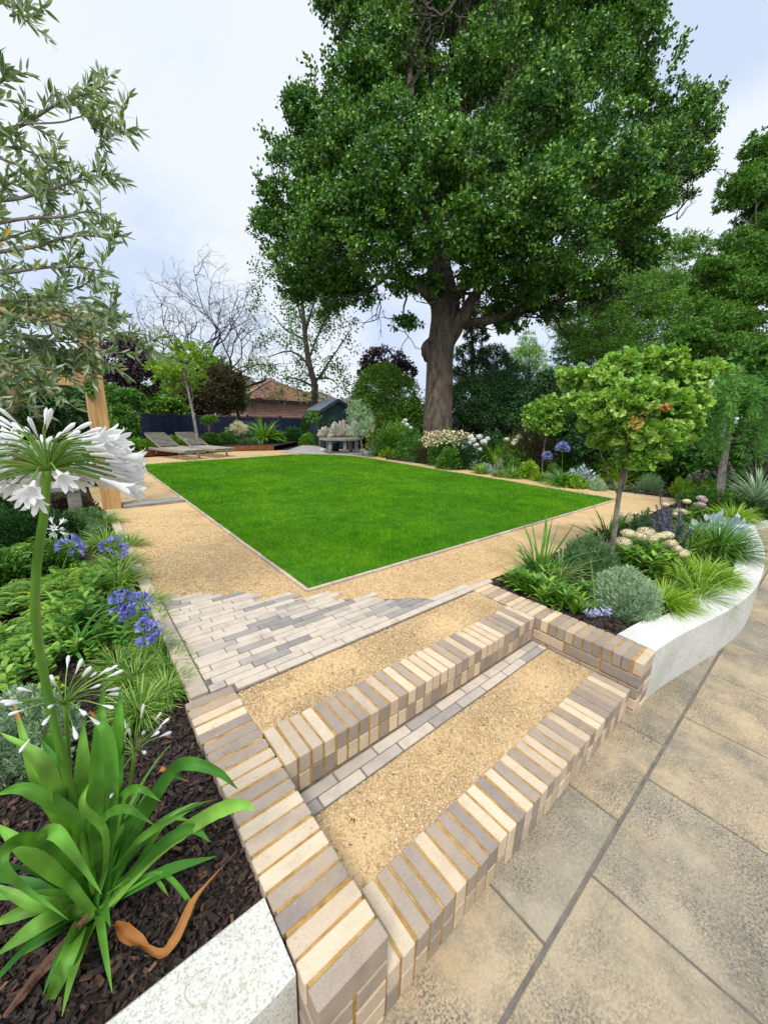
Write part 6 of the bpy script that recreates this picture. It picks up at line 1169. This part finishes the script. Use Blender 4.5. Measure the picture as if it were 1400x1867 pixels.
# ================================================================== OLIVE TREE ABOVE THE LEFT EDGE
def olive():
    d=1.75; base=pz(-230,1200,ZS,2.0); t=thing('olive_tree','olive tree reaching in from the left with narrow grey-green leaves','tree',base); b=Bag(); W=lambda px,py,dd=0: P(px,py,d+dd)
    tube(b,spline([base,W(-230,800,.1),W(-200,600),W(-180,400),W(-190,200)],5),np.linspace(.06,.022,21),10,wob=.06)
    main=[]; tw=[]
    def limb(path,r,dd=0,dens=1):
        q=[W(a,c,dd+rng.normal(0,.03)) for a,c in path]; s=spline(q,8); tube(b,s,np.linspace(r,.0022,len(s)),6,cap=False); main.append((s,dens))
    limb([(-190,420),(-100,290),(0,240),(45,225),(110,185),(150,172),(190,155)],.012)
    limb([(45,225),(110,222),(150,212),(180,222),(225,245)],.004,-.02)
    limb([(150,188),(165,225),(195,250)],.003)
    limb([(-190,450),(-80,380),(40,360),(120,335),(170,322),(205,318)],.012,.05)
    limb([(-190,300),(-90,240),(-40,200),(0,150),(12,125)],.010,-.1); limb([(-60,-60),(-20,-20),(20,15),(48,38)],.004,-.15)
    limb([(-190,500),(-80,430),(30,400),(110,395),(160,385),(198,395)],.011,-.05)
    limb([(-190,520),(-60,470),(60,450),(130,430),(190,432),(215,445)],.012,.1)
    limb([(-190,540),(-60,510),(60,490),(130,485),(190,495)],.011,-.1)
    limb([(-200,560),(-60,545),(40,560),(110,570),(165,590),(225,610),(262,640)],.012,0.)
    limb([(-200,560),(-70,580),(20,600),(90,640),(120,670),(185,690)],.012,.08)
    limb([(-200,600),(-100,620),(0,650),(60,690),(100,720)],.011,-.1)
    limb([(110,570),(150,560),(190,590),(205,565),(215,575)],.005,.05); limb([(100,540),(150,520),(190,500)],.004,.1)
    limb([(-200,600),(-90,600),(-20,630),(30,690),(20,740)],.010,0); limb([(120,600),(170,640),(200,670)],.004,-.05)
    limb([(-190,330),(-100,290),(-30,280),(30,300),(70,330)],.010,.1); limb([(0,240),(40,270),(90,290),(110,300)],.005,.05)
    limb([(-190,480),(-90,440),(-10,440),(60,420),(90,440)],.009,.15); limb([(-200,520),(-90,500),(0,520),(60,540),(120,530)],.009,.12)
    for (yy,ll) in ((545,150),(575,120),(590,175),(615,130),(635,165),(655,110),(675,140),(700,90)):
        limb([(-200,yy-30),(-90,yy-25),(0,yy+rng.uniform(-10,10)),(ll*.6,yy+rng.uniform(-12,12)),(ll,yy+rng.uniform(-10,25))],.009,rng.uniform(-.15,.15))
    limb([(-190,380),(-80,340),(0,330),(60,350),(95,365)],.009,.15)
    pos=[];dr=[]
    for s,dens in main:
        n=len(s); 
        for k in range(n//3,n,4):
            ax=norm(s[min(k+1,n-1)]-s[k-1]); m=rng.integers(1,3)
            for _ in range(m):
                dd=norm(ax*.7+rdir(1)[0]*.8+[0,0,.25]); l=rng.uniform(.06,.16); tp=s[k]+dd*l; mid_=s[k]+dd*l*.5+[0,0,.01]; ss=spline([s[k],mid_,tp],4); 
                if P(0,0,1)[0] is None: pass
                tube(b,ss,np.linspace(.0022,.0009,len(ss)),4,cap=False)
                for q in range(1,len(ss)):
                    for sg_ in (-1,1): pos.append(ss[q]); dr.append(norm(dd*.8+rdir(1)[0]*.75))
        for k in range(n//2,n):
            for _ in range(2): pos.append(s[k]); dr.append(norm(norm(s[min(k+1,n-1)]-s[k-1])*.8+rdir(1)[0]*.8))
    sub(b,'trunk',M['grey_bark'],t); pos=np.array(pos); dr=np.array(dr); k=len(pos); print('olive leaves',k); b=Bag(); Ls=rng.uniform(.040,.066,k)
    scatter(b,LAN,pos,dr,rdir(k)+[0,0,.5],Ls,Ls*.25,rng.uniform(0,1,k)**.8); sub(b,'crown',M['olive_leaf'],t)
    b=Bag(); pp=np.array([W(a,c,rng.normal(0,.05)) for a,c in [(20,415),(45,445),(25,465),(5,452),(88,440),(70,602),(60,470)]]); scatter(b,LAN,pp,rdir(len(pp)),rdir(len(pp)),.05,.016,.5); sub(b,'yellow_leaves',M['olive_yellow'],t)
olive()
# ================================================================== THE WHITE AGAPANTHUS IN FRONT
M['stemskin']=surf('stem_skin',[(.055,.17,.015),(.09,.24,.02),(.15,.30,.035)],14,.45,60,.15,.002,stretch=(1,1,.25))
base=LB(178,1645); D0=depth(base); print('agap base',base,D0)
t=thing('agapanthus','large white agapanthus in full flower with broad strap leaves, nearest the camera','agapanthus',base,'white agapanthus in the near corner')
leaves=[([(205,1640),(300,1540),(390,1482),(440,1468),(466,1480)],30,.06),([(195,1625),(262,1490),(315,1405),(352,1393),(400,1410),(434,1440)],26,.10),([(200,1645),(300,1590),(395,1562)],22,.0),([(200,1635),(280,1550),(345,1512),(384,1536)],22,.05),([(188,1610),(255,1530),(345,1480)],17,.08),
([(180,1625),(172,1500),(180,1350),(188,1245)],30,.20),([(188,1610),(200,1450),(215,1330),(219,1256)],24,.18),([(195,1605),(214,1450),(227,1290)],18,.16),([(172,1610),(152,1480),(150,1390),(152,1312)],30,.17),([(195,1605),(206,1440),(195,1340),(163,1296)],26,.24),
([(165,1605),(112,1475),(68,1385),(0,1336)],32,.26),([(150,1595),(100,1480),(60,1400),(24,1278)],24,.22),([(165,1595),(132,1470),(105,1400),(72,1345)],24,.2),([(160,1625),(105,1550),(45,1530),(5,1560),(22,1600),(125,1678)],24,.30),([(150,1640),(70,1650),(-20,1610)],26,.12),
([(150,1655),(75,1685),(-10,1745)],32,.14),([(150,1665),(85,1705),(-10,1765)],24,.10),([(152,1662),(125,1740),(72,1870)],34,.18),([(135,1610),(82,1530),(110,1525),(186,1632)],26,.28),([(185,1590),(215,1470),(250,1437),(294,1462)],18,.18),
([(175,1590),(188,1500),(230,1475),(282,1505)],18,.2),([(270,1590),(305,1598),(345,1645),(372,1697)],10,.0),([(275,1592),(290,1610),(308,1636)],8,.0),([(150,1630),(60,1560),(-10,1500)],30,.2),([(140,1640),(50,1660),(-20,1690)],26,.08),([(165,1600),(120,1430),(88,1350),(86,1330)],22,.12),
([(180,1600),(240,1500),(300,1420),(345,1425)],14,.05),([(158,1600),(140,1500),(50,1440),(-10,1450)],26,.24),([(190,1620),(190,1520),(150,1470),(165,1420)],16,.2),([(175,1640),(240,1590),(300,1500),(352,1497)],14,.02)]
b=Bag(); viewv=norm(base-CAM)
for (pp,wpx,up_) in leaves:
    s=spline([P(a,c,1.0) for a,c in pp],7); n=len(s); sp=[]
    for i,q in enumerate(s):
        f=i/(n-1); dd=D0*(1-up_*math.sin(min(1,f*1.15)*math.pi*.62)); sp.append(CAM+(q-CAM)*dd)
    sp=np.array(sp); sp[0]=base+np.array([rng.normal(0,.018),rng.normal(0,.018),.0]); sp[1]=(sp[0]+sp[2])/2
    dm=D0*(1-up_*.6); wm=wpx*.8*dm/FPX; f=np.linspace(0,1,n); wd=wm*np.minimum(1,.62+f*1.2)*np.clip((1-f)**.8*2.1,0.02,1)
    td=norm(np.gradient(sp,axis=0)); side=norm(np.cross(td,norm(sp-CAM)+rng.normal(0,.18,3))); strap(b,sp,wd,side,-.30,rng.uniform(.1,1),tipdead=(2 if rng.uniform()<.3 and wpx<28 else 0))
blades(b,base,26,.34,.024,spread=(.15,1.0),bend=1.2,br=.05,K=10,fold=.22)
o=sub(b,'foliage',[M['agap_leaf'],M['dead_leaf']],t,True)
HD=.52; hc=P(86,856,HD); _vc=norm(CAM-hc); sp=[base+[0,0,.02],P(150,1520,D0*.88),P(118,1400,D0*.80),P(82,1240,D0*.72),P(65,1120,.62),P(68,1020,.575),P(80,940,.54),hc]
s_=spline(sp,6); b=Bag(); tube(b,s_,np.interp(np.linspace(0,1,len(s_)),[0,.3,.6,1],[.0098,.0080,.0062,.0048]),14); sub(b,'flower_stem',M['stemskin'],t,True)
umbel(t,hc,.088,(0.0,0,1),92,22,M['white_petal'],fs=.040,fw=.72,ped=.0010,lo=-.32,separate=True,bends=.30,budtop=True,flat=.72,prefer=lambda d:(.16 if d@_vc>.38 else 1.)*(.45+.55*max(0,d@_r)))
def budhead(lb,cpx,Rpx,dep,bpx,nb,nf,tilt=(0,0,1)):
    p=LB(*bpx); c=P(cpx[0],cpx[1],dep); t=thing('agapanthus',lb,'agapanthus',p,'white agapanthus in the near corner'); b=Bag(); tube(b,spline([p,(p+c)/2+[.01,0,.0],c],6),.0045,8); sub(b,'flower_stem',M['flower_stem'],t,True)
    umbel(t,c,Rpx*dep/FPX,tilt,nf,nb,M['white_petal'],fs=.040,ped=.0013,lo=-.25,separate=True,bends=.3)
budhead('young white agapanthus head of closed buds beside the thick stem',(119,1283),78,.80,(118,1560),24,0)
budhead('smaller budded white agapanthus head above the bark, right of the tall strap leaves',(246,1372),62,.92,(200,1560),17,0)
# dead leaf
def deadleaf(name,lb,pts,wid,mat,zz):
    s=spline([G(a,c,z) for a,c,z in pts],7); n=len(s); f=np.linspace(0,1,n); b=Bag(); td=norm(np.gradient(s,axis=0)); side=norm(np.cross(td,[0,0.2,1.])); 
    for i in range(n): side[i]=norm(side[i]+np.array([0,0,.6*math.sin(f[i]*9)]))
    strap(b,s,wid*np.clip(np.sin(np.clip(f*1.05+.04,0,1)*math.pi)**.5,.1,1),side,.35,rng.uniform(.3,.9)); o=b.build(name,mat,smooth=True,loc=s[0]); tag(o,lb,'dead leaf')
deadleaf('dead_leaf','long curled orange dead strap leaf lying on the bark',[(212,1692,.31),(250,1722,.315),(292,1742,.31),(318,1715,.33),(350,1650,.34),(385,1605,.35),(432,1552,.34)],.022,M['dead_leaf'],0)
deadleaf('dead_leaf','shorter golden dead leaf just below the strap leaf clump',[(208,1685,.31),(235,1705,.32),(280,1738,.31)],.030,M['dead_leaf'],0)
deadleaf('dead_leaf','small russet leaf scrap on the bark beside the brick coping',[(288,1412,.31),(296,1404,.32),(303,1410,.31)],.018,M['dead_leaf'],0)
# low stain ring on the near white wall top
b=Bag(); c=G(365,1800,ZL+.0015); a=np.linspace(.6,5.6,40); R1,R2=.030,.0285
v=np.array([[c[0]+r*math.cos(q)*(1+.10*math.sin(3*q)+.01*math.sin(17*q)*(r>.029)),c[1]+r*math.sin(q)*1.0*(1+.05*math.cos(2*q)),ZL+.0006] for r in (R1,R2) for q in a]); i=np.arange(39); 
b.add(v,[np.stack([i,i+1,i+41,i+40],-1)]); o=b.build('rust_ring',M['rust_stain']); lw=[x for x in COL.objects if x.name.startswith('white_wall')][-1]; o.parent=lw

# litter
pts=np.vstack([rpts(60,.5,.7,2.1,.93),rpts(60,.5,1.28,2.1,1.52),rpts(160,.4,1.6,4,5)]); z=np.r_[np.full(60,ZT),np.full(60,ZL-.006),np.full(160,ZL)]; ok=~((pts[:,0]>LX0-.05)&(pts[:,1]>LY0-.05)); pts=pts[ok]; z=z[ok]
b=Bag(); k=len(pts); scatter(b,LAN,np.c_[pts,z+.002],np.c_[rng.normal(size=(k,2)),rng.normal(0,.1,k)],np.c_[rng.normal(0,.3,(k,2)),np.ones(k)],rng.uniform(.006,.02,k),rng.uniform(.002,.007,k),rng.uniform(0,1,k)); o=b.build('leaf_litter',M['brown_leaf']); kind(o,'stuff'); tag(o,'scraps of dead leaf and bark lying on the gravel','leaf litter')
pp=rpts(90,.5,-.4,4.5,.42); pp=pp[pp[:,1]<np.interp(pp[:,0],WOs[:,0],WOs[:,1])-.02]; pebbles('stray_stones',pp,.0025,.006,.001,'stray golden stones kicked onto the patio slabs')
pp=np.vstack([rpts(40,.26,.6,.44,1.55),rpts(60,.47,.48,2.18,.66)]); pebbles('stray_stones',pp[:40],.002,.0045,ZL,'stray golden stones on the left brick coping'); pebbles('stray_stones',pp[40:],.002,.0045,ZT,'stray golden stones on the lower step bricks')
